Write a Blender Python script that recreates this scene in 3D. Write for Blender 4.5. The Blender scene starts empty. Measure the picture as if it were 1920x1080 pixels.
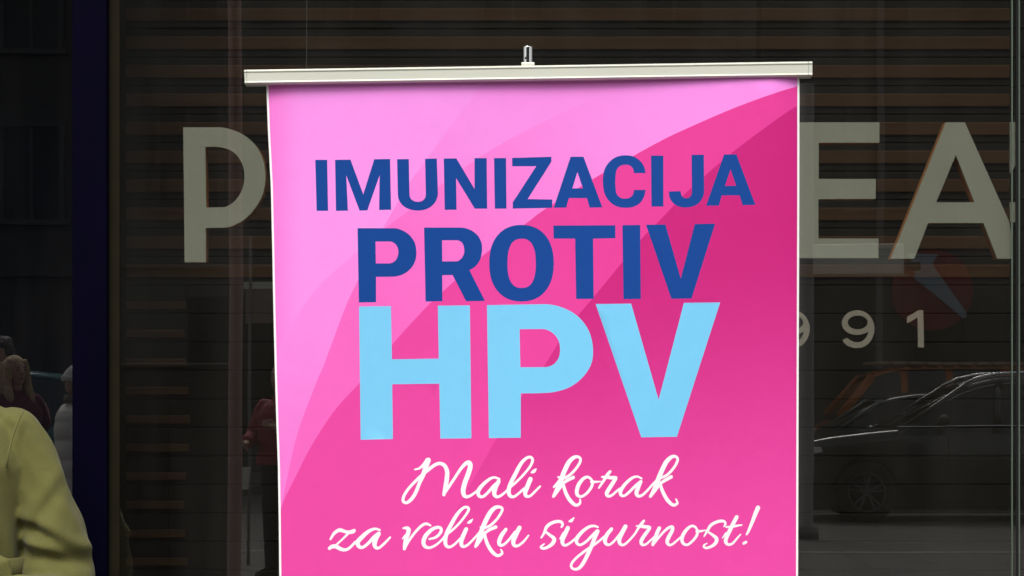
import bpy, bmesh, math, random
import numpy as np
from mathutils import Vector, Matrix
from mathutils.geometry import delaunay_2d_cdt, tessellate_polygon
random.seed(7)
S = bpy.context.scene
COL = S.collection
H = 1.45            # eye height of the camera, metres
K = (36/88)/1920    # width of one photograph pixel at one metre
HOR = 735           # photograph row of the horizon
# ------------------------------------------------------------ camera, sky, sun
cam = bpy.data.objects.new('camera', bpy.data.cameras.new('camera'))
COL.objects.link(cam); S.camera = cam
cam.location = (0, 0, H); cam.rotation_euler = (math.radians(90), 0, 0)
cam.data.lens = 88; cam.data.sensor_width = 36
cam.data.shift_y = (HOR-540)/1920
cam.data.clip_start = .05; cam.data.clip_end = 500
SUN_EL, SUN_AZ = 50, 188            # azimuth clockwise from +Y
w = bpy.data.worlds.new('World'); S.world = w; w.use_nodes = True
nt = w.node_tree; bg = nt.nodes['Background']
sky = nt.nodes.new('ShaderNodeTexSky'); sky.sky_type = 'NISHITA'; sky.sun_disc = False
sky.sun_elevation = math.radians(SUN_EL); sky.sun_rotation = math.radians(SUN_AZ)
sky.dust_density = 4; sky.air_density = 1.4
hs = nt.nodes.new('ShaderNodeHueSaturation'); hs.inputs['Saturation'].default_value = .22
nt.links.new(sky.outputs[0], hs.inputs['Color']); nt.links.new(hs.outputs[0], bg.inputs['Color'])
bg.inputs['Strength'].default_value = .13
sun = bpy.data.objects.new('sun', bpy.data.lights.new('sun', 'SUN')); COL.objects.link(sun)
sun.data.energy = 1.3; sun.data.angle = math.radians(25); sun.data.color = (1, .96, .9)
az, el = math.radians(SUN_AZ), math.radians(SUN_EL)
sd = Vector((math.sin(az)*math.cos(el), math.cos(az)*math.cos(el), math.sin(el)))
sun.rotation_euler = sd.to_track_quat('Z', 'Y').to_euler(); sun.location = (0, -10, 20)
S.view_settings.view_transform = 'Standard'; S.view_settings.look = 'None'
S.view_settings.gamma = 1; S.view_settings.exposure = 0.4
S.view_settings.use_curve_mapping = False
S.render.engine = 'CYCLES'
S.cycles.transparent_max_bounces = 16

# ------------------------------------------------------------ helpers
def P(px, py, d, dy=0):
    """a point of the place from photograph column, row and distance along +Y"""
    return Vector(((px-960)*K*d, d+dy, H+(HOR-py)*K*d))
def RX(px, d): return (px-960)*K*d          # X of something mirrored in the glass, d = unfolded distance
GL = 5.30                                   # the glass stands at Y = GL
GR = 6.9                                    # the entrance pane, set back
def RY(d, g=GL): return 2*g-d                    # real Y of something seen mirrored at unfolded distance d
def lin(c):
    return tuple(((v/255)/12.92 if v/255 <= .04045 else ((v/255+.055)/1.055)**2.4) for v in c)
def tag(o, label=None, cat=None, group=None, kind=None):
    if label: o['label'] = label
    if cat: o['category'] = cat
    if group: o['group'] = group
    if kind: o['kind'] = kind
    return o
def empty(name, loc, rz=0, **k):
    o = bpy.data.objects.new(name, None); COL.objects.link(o)
    o.location = loc; o.rotation_euler = (0, 0, rz); o.empty_display_size = .2
    return tag(o, **k)
def link(name, me, mats, parent=None, smooth=False):
    for m in (mats if isinstance(mats, (list, tuple)) else [mats]): me.materials.append(m)
    o = bpy.data.objects.new(name, me); COL.objects.link(o); o.parent = parent
    if smooth:
        for p in me.polygons: p.use_smooth = True
    return o
class MB:
    def __init__(s): s.v = []; s.f = []; s.m = []
    def add(s, vs, fs, mi=0):
        b = len(s.v); s.v += [tuple(v) for v in vs]
        s.f += [tuple(i+b for i in f) for f in fs]; s.m += [mi]*len(fs); return s
    def box(s, a, b, mi=0):
        x0, y0, z0 = [min(p, q) for p, q in zip(a, b)]; x1, y1, z1 = [max(p, q) for p, q in zip(a, b)]
        return s.add([(x0,y0,z0),(x1,y0,z0),(x1,y1,z0),(x0,y1,z0),(x0,y0,z1),(x1,y0,z1),(x1,y1,z1),(x0,y1,z1)],
              [(3,2,1,0),(4,5,6,7),(0,1,5,4),(1,2,6,5),(2,3,7,6),(3,0,4,7)], mi)
    def tube(s, pts, rad, n=12, mi=0, cap=True, flat=1.0):
        pts = [Vector(p) for p in pts]
        if not isinstance(rad, (list, tuple)): rad = [rad]*len(pts)
        ref = Vector((0, 1, 0)); vs = []
        for i, p in enumerate(pts):
            t = (pts[min(i+1, len(pts)-1)]-pts[max(i-1, 0)]).normalized()
            a = ref if abs(t.dot(ref)) < .9 else Vector((1, 0, 0))
            u = (a-t*a.dot(t)).normalized(); v = t.cross(u)
            ra, rb = rad[i] if isinstance(rad[i], (tuple, list)) else (rad[i]*flat, rad[i])
            vs += [p+u*math.cos(2*math.pi*k/n)*ra+v*math.sin(2*math.pi*k/n)*rb for k in range(n)]
        fs = [(i*n+k, i*n+(k+1) % n, (i+1)*n+(k+1) % n, (i+1)*n+k) for i in range(len(pts)-1) for k in range(n)]
        if cap: fs += [tuple(range(n-1, -1, -1)), tuple(range((len(pts)-1)*n, len(pts)*n))]
        return s.add(vs, fs, mi)
    def ball(s, c, r, n=14, m=9, mi=0):
        rx, ry, rz = r if isinstance(r, (tuple, list)) else (r, r, r)
        vs = []; fs = []
        for j in range(m+1):
            th = math.pi*(j+.02)/(m+.04)
            for k in range(n):
                ph = 2*math.pi*k/n
                vs.append((c[0]+rx*math.sin(th)*math.cos(ph), c[1]+ry*math.sin(th)*math.sin(ph), c[2]+rz*math.cos(th)))
        for j in range(m):
            for k in range(n): fs.append((j*n+k, (j+1)*n+k, (j+1)*n+(k+1) % n, j*n+(k+1) % n))
        fs += [tuple(range(n)), tuple(range((m+1)*n-1, m*n-1, -1))]
        return s.add(vs, fs, mi)
    def prism(s, poly, y0, y1, mi=0, ms=None, holes=()):
        """a closed outline in X,Z given thickness from y0 (front) to y1"""
        ms = mi if ms is None else ms
        loops = [list(poly)]+[list(h) for h in holes]
        flat = [p for l in loops for p in l]; n = len(flat)
        tri = tessellate_polygon([[Vector((p[0], p[1], 0)) for p in l] for l in loops])
        b = len(s.v)
        s.v += [(p[0], y0, p[1]) for p in flat]+[(p[0], y1, p[1]) for p in flat]
        for t in tri:
            a, c, d = [Vector(flat[i]) for i in t]
            up = (c.x-a.x)*(d.y-a.y)-(c.y-a.y)*(d.x-a.x)
            t = t if up > 0 else t[::-1]
            s.f.append(tuple(b+i for i in t)); s.m.append(mi)
            s.f.append(tuple(b+n+i for i in t[::-1])); s.m.append(ms)
        o = 0
        for li, l in enumerate(loops):
            m = len(l)
            ar = sum(l[i][0]*l[(i+1) % m][1]-l[(i+1) % m][0]*l[i][1] for i in range(m))
            for i in range(m):
                q = (b+o+i, b+o+(i+1) % m, b+n+o+(i+1) % m, b+n+o+i)
                if (ar > 0) == (li == 0): q = q[::-1]
                s.f.append(q); s.m.append(ms)
            o += m
        return s
    def build(s, name, mats, parent=None, smooth=False, off=None, bevel=0):
        me = bpy.data.meshes.new(name)
        vs = s.v if off is None else [(v[0]-off[0], v[1]-off[1], v[2]-off[2]) for v in s.v]
        me.from_pydata(vs, [], s.f); me.update()
        for p, m in zip(me.polygons, s.m): p.material_index = m
        o = link(name, me, mats, parent, smooth)
        if bevel:
            md = o.modifiers.new('bevel', 'BEVEL'); md.width = bevel; md.segments = 2; md.limit_method = 'ANGLE'
        return o

# ------------------------------------------------------------ materials
def mat(name, col, rough=.6, metal=0, var=0, scale=8, bump=0, bscale=60, spec=None, coat=0, sheen=0):
    m = bpy.data.materials.new(name); m.use_nodes = True
    n = m.node_tree.nodes; l = m.node_tree.links; b = n['Principled BSDF']
    b.inputs['Base Color'].default_value = (*col, 1); b.inputs['Roughness'].default_value = rough
    b.inputs['Metallic'].default_value = metal
    if spec is not None: b.inputs['Specular IOR Level'].default_value = spec
    if coat: b.inputs['Coat Weight'].default_value = coat; b.inputs['Coat Roughness'].default_value = .04
    if sheen: b.inputs['Sheen Weight'].default_value = sheen; b.inputs['Sheen Roughness'].default_value = .5
    tc = n.new('ShaderNodeTexCoord')
    if var:
        t = n.new('ShaderNodeTexNoise'); t.inputs['Scale'].default_value = scale; t.inputs['Detail'].default_value = 6
        l.new(tc.outputs['Object'], t.inputs['Vector'])
        r = n.new('ShaderNodeMapRange'); r.inputs['From Min'].default_value = .3; r.inputs['From Max'].default_value = .7
        r.inputs['To Min'].default_value = 1-var; r.inputs['To Max'].default_value = 1+var
        l.new(t.outputs['Fac'], r.inputs['Value'])
        h = n.new('ShaderNodeHueSaturation'); h.inputs['Color'].default_value = (*col, 1)
        l.new(r.outputs[0], h.inputs['Value']); l.new(h.outputs[0], b.inputs['Base Color'])
    if bump:
        t2 = n.new('ShaderNodeTexNoise'); t2.inputs['Scale'].default_value = bscale; t2.inputs['Detail'].default_value = 5
        l.new(tc.outputs['Object'], t2.inputs['Vector'])
        bp = n.new('ShaderNodeBump'); bp.inputs['Strength'].default_value = bump; bp.inputs['Distance'].default_value = .01
        l.new(t2.outputs['Fac'], bp.inputs['Height']); l.new(bp.outputs[0], b.inputs['Normal'])
    return m
def wood(name, c0, c1, rough=.6):
    m = mat(name, c0, rough); n = m.node_tree.nodes; l = m.node_tree.links; b = n['Principled BSDF']
    tc = n.new('ShaderNodeTexCoord'); mp = n.new('ShaderNodeMapping'); mp.inputs['Scale'].default_value = (1.2, 30, 45)
    t = n.new('ShaderNodeTexNoise'); t.inputs['Scale'].default_value = 2.2; t.inputs['Detail'].default_value = 8
    oi = n.new('ShaderNodeObjectInfo'); ad = n.new('ShaderNodeVectorMath'); ad.operation = 'ADD'
    sc = n.new('ShaderNodeVectorMath'); sc.operation = 'SCALE'; sc.inputs['Scale'].default_value = 40
    cb = n.new('ShaderNodeCombineXYZ'); l.new(oi.outputs['Random'], cb.inputs[0]); l.new(cb.outputs[0], sc.inputs[0])
    l.new(tc.outputs['Object'], mp.inputs[0]); l.new(mp.outputs[0], ad.inputs[0]); l.new(sc.outputs[0], ad.inputs[1])
    l.new(ad.outputs[0], t.inputs['Vector'])
    b.inputs['Specular IOR Level'].default_value = .12
    r = n.new('ShaderNodeValToRGB'); r.color_ramp.elements[0].position = .3; r.color_ramp.elements[1].position = .7
    r.color_ramp.elements[0].color = (*c0, 1); r.color_ramp.elements[1].color = (*c1, 1)
    l.new(t.outputs['Fac'], r.inputs[0]); l.new(r.outputs[0], b.inputs['Base Color'])
    return m
def print_mat(name, ca, cb, pa, pb, off):
    """printed ink whose colour runs from ca at photograph point pa to cb at pb"""
    m = mat(name, lin(ca), .5, spec=.12); n = m.node_tree.nodes; l = m.node_tree.links; b = n['Principled BSDF']
    A = P(*pa, 4)-off; B = P(*pb, 4)-off; D = B-A; D.y = 0; L2 = D.length_squared
    tc = n.new('ShaderNodeTexCoord')
    sb = n.new('ShaderNodeVectorMath'); sb.operation = 'SUBTRACT'; sb.inputs[1].default_value = A
    dt = n.new('ShaderNodeVectorMath'); dt.operation = 'DOT_PRODUCT'; dt.inputs[1].default_value = D/L2
    mr = n.new('ShaderNodeMapRange'); mr.interpolation_type = 'SMOOTHSTEP'
    mx = n.new('ShaderNodeMix'); mx.data_type = 'RGBA'
    mx.inputs[6].default_value = (*[v*PG for v in lin(ca)], 1); mx.inputs[7].default_value = (*[v*PG for v in lin(cb)], 1)
    l.new(tc.outputs['Object'], sb.inputs[0]); l.new(sb.outputs[0], dt.inputs[0])
    l.new(dt.outputs['Value'], mr.inputs['Value']); l.new(mr.outputs[0], mx.inputs[0])
    t = n.new('ShaderNodeTexNoise'); t.inputs['Scale'].default_value = 26; t.inputs['Detail'].default_value = 7; t.inputs['Roughness'].default_value = .7
    r = n.new('ShaderNodeMapRange'); r.inputs['To Min'].default_value = .94; r.inputs['To Max'].default_value = 1.06
    h = n.new('ShaderNodeHueSaturation'); l.new(tc.outputs['Object'], t.inputs['Vector'])
    l.new(t.outputs['Fac'], r.inputs['Value']); l.new(r.outputs[0], h.inputs['Value'])
    l.new(mx.outputs[2], h.inputs['Color']); l.new(h.outputs[0], b.inputs['Base Color'])
    # weave of the banner cloth
    t2 = n.new('ShaderNodeTexNoise'); t2.inputs['Scale'].default_value = 900
    bp = n.new('ShaderNodeBump'); bp.inputs['Strength'].default_value = .08; bp.inputs['Distance'].default_value = .001
    l.new(tc.outputs['Object'], t2.inputs['Vector']); l.new(t2.outputs['Fac'], bp.inputs['Height']); l.new(bp.outputs[0], b.inputs['Normal'])
    return m
PG = .90
def glass_front(name, ior, tint):
    m = bpy.data.materials.new(name); m.use_nodes = True; n = m.node_tree.nodes; l = m.node_tree.links
    n.remove(n['Principled BSDF'])
    tr = n.new('ShaderNodeBsdfTransparent'); tr.inputs[0].default_value = (*tint, 1)
    gl = n.new('ShaderNodeBsdfGlossy'); gl.inputs['Roughness'].default_value = 0.0
    gl.inputs['Color'].default_value = (1, 1, 1, 1)
    lw = n.new('ShaderNodeLayerWeight'); lw.inputs['Blend'].default_value = .5     # the same from both sides
    pw = n.new('ShaderNodeMath'); pw.operation = 'POWER'; pw.inputs[1].default_value = 5; l.new(lw.outputs['Facing'], pw.inputs[0])
    fr = n.new('ShaderNodeMapRange'); fr.inputs['To Min'].default_value = ior; l.new(pw.outputs[0], fr.inputs['Value'])
    mx = n.new('ShaderNodeMixShader'); l.new(fr.outputs[0], mx.inputs[0]); l.new(tr.outputs[0], mx.inputs[1]); l.new(gl.outputs[0], mx.inputs[2])
    # slight waviness of float glass and a little dust
    tc = n.new('ShaderNodeTexCoord'); t = n.new('ShaderNodeTexNoise'); t.inputs['Scale'].default_value = 1.3
    bp = n.new('ShaderNodeBump'); bp.inputs['Strength'].default_value = .02; bp.inputs['Distance'].default_value = .02
    l.new(tc.outputs['Object'], t.inputs['Vector']); l.new(t.outputs['Fac'], bp.inputs['Height']); l.new(bp.outputs[0], gl.inputs['Normal'])
    df = n.new('ShaderNodeBsdfDiffuse'); df.inputs[0].default_value = (.5, .48, .44, 1)
    t3 = n.new('ShaderNodeTexNoise'); t3.inputs['Scale'].default_value = 3; t3.inputs['Detail'].default_value = 9
    mp = n.new('ShaderNodeMapping'); mp.inputs['Scale'].default_value = (3, 1, .5)
    l.new(tc.outputs['Object'], mp.inputs[0]); l.new(mp.outputs[0], t3.inputs['Vector'])
    r3 = n.new('ShaderNodeMapRange'); r3.inputs['From Min'].default_value = .4; r3.inputs['From Max'].default_value = .8
    r3.inputs['To Min'].default_value = .002; r3.inputs['To Max'].default_value = .016; l.new(t3.outputs['Fac'], r3.inputs['Value'])
    m2 = n.new('ShaderNodeMixShader'); l.new(r3.outputs[0], m2.inputs[0]); l.new(mx.outputs[0], m2.inputs[1]); l.new(df.outputs[0], m2.inputs[2])
    l.new(m2.outputs[0], n['Material Output'].inputs[0]); return m
def glass_clear(name, tint):
    m = bpy.data.materials.new(name); m.use_nodes = True; n = m.node_tree.nodes; l = m.node_tree.links
    n.remove(n['Principled BSDF']); tr = n.new('ShaderNodeBsdfTransparent'); tr.inputs[0].default_value = (*tint, 1)
    l.new(tr.outputs[0], n['Material Output'].inputs[0]); return m

M = {}
M['alu'] = mat('brushed_aluminium', (.66, .67, .58), .4, .2, var=.03, scale=5)
M['chrome'] = mat('chrome', (.8, .8, .8), .12, 1)
M['back'] = mat('banner_back_grey', (.5, .5, .5), .7, var=.04)
M['navy'] = mat('navy_frame', (.0012, .0008, .0075), .6, spec=.03, var=.15)
M['brownframe'] = mat('dark_olive_frame', (.0155, .013, .0075), .6, spec=.04, var=.12, scale=14)
M['board'] = wood('dark_board', (.010, .0085, .0062), (.0125, .0105, .0078))
M['lip'] = wood('brown_lit_band', (.042, .0215, .0095), (.060, .030, .013))  # brown colour stands in for light on the slats
M['gap'] = mat('black_gap', (.004, .004, .004), .9)
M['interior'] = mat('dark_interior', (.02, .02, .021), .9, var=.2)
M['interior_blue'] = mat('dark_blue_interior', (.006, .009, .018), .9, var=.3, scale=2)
M['sign'] = mat('pale_sign_face', (.325, .33, .27), .6, var=.03, scale=6)
M['signedge'] = mat('brown_sign_edge', (.50, .22, .08), .5)
M['digit'] = mat('digit_face', (.31, .275, .225), .6, var=.03)
M['edge_green'] = mat('green_glass_edge', (.10, .13, .10), .3)
M['pane'] = glass_front('window_glass', .145, (.74, .75, .72))
M['pane_blue'] = glass_front('blue_window_glass', .145, (.6, .66, .75))
M['clear'] = glass_clear('glass_body', (.97, .975, .97))
M['asphalt'] = mat('asphalt', (.078, .075, .067), .85, var=.18, scale=1.5, bump=.5, bscale=90)
M['paving'] = mat('paving', (.08, .076, .068), .85, var=.14, scale=2, bump=.3, bscale=70)
M['kerbstone'] = mat('kerbstone', (.16, .16, .15), .8, var=.12)
M['facade'] = mat('dark_facade', (.045, .043, .038), .85, var=.25, scale=.6, bump=.3, bscale=20)  # one dark grey-brown tone with random mottling
M['facade2'] = mat('grey_facade', (.07, .072, .07), .85, var=.2, scale=.7)
M['shopwall'] = mat('shop_wall', (.10, .09, .08), .85, var=.15, scale=2)
M['wframe'] = mat('window_frame_dark', (.04, .04, .04), .6)
M['wpane'] = mat('far_window_pane', (.008, .010, .012), .35, spec=.3)
M['coat'] = mat('yellow_green_wool', (.133, .128, .042), .95, var=.07, scale=30, bump=.16, bscale=300, spec=.1, sheen=.12)
M['skin'] = mat('skin', (.52, .30, .22), .55, var=.05)
M['eye'] = mat('dark_eye', (.05, .035, .025), .2)
M['lips'] = mat('lips', (.36, .13, .11), .5)
M['trouser'] = mat('dark_trousers', (.02, .02, .028), .85, var=.15)
M['shoe'] = mat('black_shoe', (.015, .014, .013), .4)
M['blond'] = mat('blond_hair', (.46, .32, .17), .6, var=.3, scale=25, bump=.6, bscale=50)
M['brownhair'] = mat('brown_hair', (.05, .035, .025), .6, var=.3, scale=25, bump=.6, bscale=50)
M['whitepuff'] = mat('white_quilted_nylon', (.74, .70, .64), .5, var=.05, bump=.15, bscale=25)
M['whiteknit'] = mat('white_knit', (.66, .64, .6), .95, var=.08, scale=60, bump=.6, bscale=160)
M['darkred'] = mat('wine_red_cloth', (.14, .03, .04), .9, var=.1)
M['red'] = mat('red_cloth', (.30, .03, .05), .8, var=.1)
M['darkcoat'] = mat('dark_green_cloth', (.03, .035, .03), .9, var=.15)
M['blackpaint'] = mat('black_car_paint', (.010, .012, .012), .25, var=.1, coat=1)
M['greypaint'] = mat('dark_grey_car_paint', (.03, .038, .038), .3, coat=1)
M['orangepaint'] = mat('orange_car_paint', (.48, .14, .03), .35, coat=.6)
M['tealpaint'] = mat('teal_car_paint', (.06, .16, .17), .4, coat=.5)
M['carglass'] = mat('car_glass', (.010, .014, .012), .05, spec=.6)
M['tyre'] = mat('tyre_rubber', (.012, .012, .012), .85, var=.1)
M['rim'] = mat('alloy_rim', (.13, .13, .135), .3, .7)
M['lamp'] = mat('headlamp_glass', (.75, .75, .72), .15)
M['plastic'] = mat('black_plastic', (.012, .012, .012), .6)
M['polegrey'] = mat('grey_pole_paint', (.13, .13, .135), .6, var=.1)
M['polered'] = mat('maroon_pole_paint', (.15, .058, .05), .6, var=.12)
M['blocker'] = mat('blocker_grey', (.06, .058, .054), .7, spec=.1, var=.2)  # for the added box that darkens the mirrored paving
M['white'] = mat('white_board', (.72, .73, .66), .6, var=.05)
M['signred'] = mat('round_sign_red', (.24, .010, .014), .6, var=.06)
M['signarrow'] = mat('round_sign_arrow', (.30, .36, .42), .6, var=.05)

# ------------------------------------------------------------ setting
def struct(name, mb, m, parent=None, **k):
    o = mb.build(name, m, parent, **k)
    if parent is None: tag(o, kind='structure')
    return o
KERB = -12.2
struct('ground', MB().box((-150, -200, -.40), (150, 60, -.13)), M['asphalt'])
struct('road', MB().box((-60, -27.5, -.129), (60, KERB-.13, -.125)), M['asphalt'])
pav = MB()
struct('pavement', MB().box((-60, KERB+.16, -.12), (60, GL-.05, -.012)), M['gap'])
kerb = empty('kerb', (0, KERB, 0)); tag(kerb, kind='structure')
kb = MB().box((-.49, -.12, -.12), (.49, .12, .004)).build('kerbstone', M['kerbstone'], kerb, bevel=.012)
kb.location = (-11.5, 0, 0)
for i in range(-11, 13):
    c = kb.copy(); COL.objects.link(c); c.parent = kerb; c.location = (i-.5+1, 0, 0)
# paving slabs, each a piece; the ones the glass mirrors
slabs = bpy.data.objects['pavement']
sl = MB().box((-.296, -.296, -.012), (.296, .296, 0)).build('paving_slab', M['paving'], slabs, bevel=.004)
sl.location = (-4.5, KERB+.16+.3, 0)
for j in range(0, 10):
    for i in range(16):
        if i == 0 and j == 0: continue
        c = sl.copy(); COL.objects.link(c); c.parent = slabs
        c.location = (-4.5+.6*i, KERB+.46+.6*j, random.uniform(-.001, .001))
y1 = KERB+.16+.6*10
rest = MB().box((-60, y1, -.0118), (60, GL-.05, -.001)); rest.box((-60, KERB+.16, -.0118), (-4.81, y1-.003, -.001)); rest.box((4.81, KERB+.16, -.0118), (60, y1-.003, -.001))
tag(rest.build('paving_rest', M['paving'], slabs), kind='stuff')
# far pavement across the road
struct('far_pavement', MB().box((-60, -34.3, -.12), (60, -27.6, .0)), M['paving'])

# ------------------------------------------------------------ shop front
ZB, ZT = .18, 4.0
def gx(px, d=GL): return (px-960)*K*d
shop = empty('shop_building', (0, GL, 0), label='dark shop building with large windows behind the pink banner', cat='building')
so = (0, GL, 0)
MB().box((gx(135), GL-.028, -.01), (9, GL+.25, ZB)).build('plinth', M['shopwall'], shop, off=so)
MB().box((-9, GL-.06, ZT), (9, GL+.3, 11)).build('wall', M['shopwall'], shop, off=so)
MB().box((-9, GL-.06, ZB), (-2.9, GL+.3, ZT)).build('wall', M['shopwall'], shop, off=so)
MB().box((2.9, GL-.06, ZB), (9, GL+.3, ZT)).build('wall', M['shopwall'], shop, off=so)
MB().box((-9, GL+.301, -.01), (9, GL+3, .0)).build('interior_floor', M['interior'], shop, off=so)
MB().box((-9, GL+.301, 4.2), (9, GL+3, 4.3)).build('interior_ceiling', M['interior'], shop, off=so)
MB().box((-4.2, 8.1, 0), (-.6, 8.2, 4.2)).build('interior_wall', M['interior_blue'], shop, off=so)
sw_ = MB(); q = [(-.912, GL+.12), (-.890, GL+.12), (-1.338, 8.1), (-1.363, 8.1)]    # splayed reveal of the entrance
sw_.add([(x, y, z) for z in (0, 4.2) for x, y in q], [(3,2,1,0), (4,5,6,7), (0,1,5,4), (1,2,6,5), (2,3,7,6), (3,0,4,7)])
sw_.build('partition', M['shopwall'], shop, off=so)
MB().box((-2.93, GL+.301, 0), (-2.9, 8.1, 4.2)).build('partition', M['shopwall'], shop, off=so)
MB().box((-2.9, GR-.03, 0), (-1.18, GR+.05, .10)).build('door_sill', M['shopwall'], shop, off=so)
# navy upright, olive upright
MB().box((gx(135, GL-.03), GL-.03, ZB), (gx(200.5, GL-.03), GL+.10, ZT)).build('window_post', M['navy'], shop, off=so, bevel=.003)['label'] = 'wide navy blue window post'
MB().box((gx(200.8), GL-.004, ZB), (gx(225), GL+.08, ZT)).build('window_post', M['brownframe'], shop, off=so, bevel=.002)['label'] = 'narrow dark olive window post'
# panes
def pane(x0, x1, m, lab, y=GL):
    mb = MB(); mb.box((x0, y, ZB), (x1, y+.01, ZT), 1)
    mb.m[2] = 0
    o = mb.build('window_pane', [m, M['clear']], shop, off=so); o['label'] = lab; return o
pane(-2.9, -1.167, M['pane_blue'], 'bluish pane of the recessed entrance left of the navy post', GR)
pane(gx(224), gx(1905), M['pane'], 'large window pane with reflections of parked cars')
pane(gx(1912), 2.9, M['pane'], 'window pane at the right edge')
mu = MB(); mu.box((gx(1905)+.001, GL+.002, ZB), (gx(1912)-.001, GL+.012, ZT)); mu.build('joint_seal', M['gap'], shop, off=so)
for a in (1896, 1909.5):
    MB().box((gx(a), GL-.004, ZB), (gx(a+2.2), GL+.002, ZT)).build('glass_edge', M['edge_green'], shop, off=so)

# slatted wall inside
SW = 5.92
sw = empty('slatted_wall', (0, SW, 0), label='horizontal brown timber slats inside the window', cat='slatted wall')
wo = (0, SW, 0)
MB().box((gx(190, SW), SW+.03, 0), (2.9, SW+.06, 4.2)).build('backing', M['gap'], sw, off=wo)
s1 = K*SW
xa, xb = gx(195, SW), gx(1990, SW)
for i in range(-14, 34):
    yc = 28+53.4*i                        # row of the middle of the brown lit band
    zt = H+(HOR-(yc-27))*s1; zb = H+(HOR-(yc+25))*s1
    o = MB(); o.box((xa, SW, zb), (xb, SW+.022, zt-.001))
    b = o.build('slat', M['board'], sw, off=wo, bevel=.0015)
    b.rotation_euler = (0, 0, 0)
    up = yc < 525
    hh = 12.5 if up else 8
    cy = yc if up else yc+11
    x1 = gx(1893, SW) if up else gx(352+5*math.sin(i), SW)  # painted bands stop where the light on the slats fades
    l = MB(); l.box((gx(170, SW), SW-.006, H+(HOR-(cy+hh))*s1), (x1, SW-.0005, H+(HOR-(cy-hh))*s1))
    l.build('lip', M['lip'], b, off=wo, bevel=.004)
tag(MB().tube([P(575, -120, 5.6), P(575, 118+600, 5.6)], .0008, 6).build('reflection_streak', M['polegrey']),
    'thin vertical cable imitating a reflection in the window behind the left end of the banner rail', 'streak')  # solid strand imitating a faint mirrored line in the glass

# ---------- outline helpers
def smooth_poly(pts, thr=22, ang=42, closed=True):
    n = len(pts); out = []
    def turn(i):
        a, b, c = Vector(pts[i-1]), Vector(pts[i]), Vector(pts[(i+1) % n])
        return math.degrees(abs((b-a).angle_signed(c-b)))
    sm = [turn(i) < ang for i in range(n)]
    def tan(i):
        a, b, c = Vector(pts[i-1]), Vector(pts[i]), Vector(pts[(i+1) % n])
        la, lb = (b-a).length, (c-b).length
        if la > thr: return (b-a).normalized()
        if lb > thr: return (c-b).normalized()
        return ((b-a).normalized()*lb+(c-b).normalized()*la).normalized()
    for i in range(n):
        j = (i+1) % n; a, b = Vector(pts[i]), Vector(pts[j]); L = (b-a).length
        out.append(tuple(a))
        if L < thr and (sm[i] or sm[j]):
            ta = tan(i) if sm[i] else (b-a).normalized(); tb = tan(j) if sm[j] else (b-a).normalized()
            for k in range(1, 5):
                t = k/5; h = (2*t**3-3*t*t+1, t**3-2*t*t+t, -2*t**3+3*t*t, t**3-t*t)
                out.append(tuple(h[0]*a+h[1]*L*ta+h[2]*b+h[3]*L*tb))
    return out
def Z(pts, s, ox, oy): return [(ox+p[0]/s, oy+p[1]/s)+tuple(q/s for q in p[2:]) for p in pts]
def ell(cx, cy, rx, ry, e=2, n=56):
    o = []
    for k in range(n):
        t = 2*math.pi*k/n; c, s_ = math.cos(t), math.sin(t)
        o.append((cx+rx*math.copysign(abs(c)**(2/e), c), cy+ry*math.copysign(abs(s_)**(2/e), s_)))
    return o
def crom(pts, step=2.2):
    """Catmull-Rom through (x, y, width)"""
    q = [np.array(p, float) for p in pts]; q = [2*q[0]-q[1]]+q+[2*q[-1]-q[-2]]; out = []
    for i in range(1, len(q)-2):
        L = np.linalg.norm(q[i+1][:2]-q[i][:2]); n = max(2, int(L/step))
        for k in range(n):
            t = k/n
            out.append(.5*((2*q[i])+(-q[i-1]+q[i+1])*t+(2*q[i-1]-5*q[i]+4*q[i+1]-q[i+2])*t*t+(-q[i-1]+3*q[i]-3*q[i+1]+q[i+2])*t**3))
    out.append(q[-2]); return np.array(out)
def ribbon(pts, step=2.2):
    c = crom(pts, step); t = np.gradient(c[:, :2], axis=0); t /= np.linalg.norm(t, axis=1)[:, None]+1e-9
    nrm = np.stack([-t[:, 1], t[:, 0]], 1); r = c[:, 2:3]/2
    L = c[:, :2]+nrm*r; R = c[:, :2]-nrm*r
    def cap(p, d, r):
        a0 = math.atan2(d[1], d[0]); return [(p[0]+r*math.cos(a0+a), p[1]+r*math.sin(a0+a)) for a in np.linspace(math.pi/2-.3, -math.pi/2+.3, 5)]
    poly = [tuple(p) for p in L]+cap(c[-1, :2], t[-1], c[-1, 2]/2)+[tuple(p) for p in R[::-1]]+cap(c[0, :2], -t[0], c[0, 2]/2)
    return c, poly

# ------------------------------------------------------------ shop letters behind the glass
LD = GL+.025
sgn = empty('shop_sign', P(960, 490, LD+.03), label='large pale grey letters P, E and A behind the window glass', cat='sign lettering')
def sign_letter(name, poly, holes, par, fm, depth=.045, d=LD, lab=None):
    f = lambda p: ((p[0]-960)*K*d, H+(HOR-p[1])*K*d)
    mb = MB(); mb.prism([f(p) for p in poly], d, d+.006, 0, 0, [[f(p) for p in h] for h in holes])
    o = mb.build(name, fm, par, off=par.location)
    if lab: o['label'] = lab
    if depth:
        e = MB(); g = lambda p: ((p[0]-960)*K*d, H+(HOR-p[1])*K*d)
        e.prism([g(p) for p in poly], d+.014, d+depth, 0, 0, [[g(p) for p in h] for h in holes])
        e.build('edge', M['signedge'], o)
        bpy.context.view_layer.update()
        for v in o.children[0].data.vertices: v.co -= Vector(par.location)
    return o
Pz = lambda l: Z(l, 3.857, 330, 220)
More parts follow.
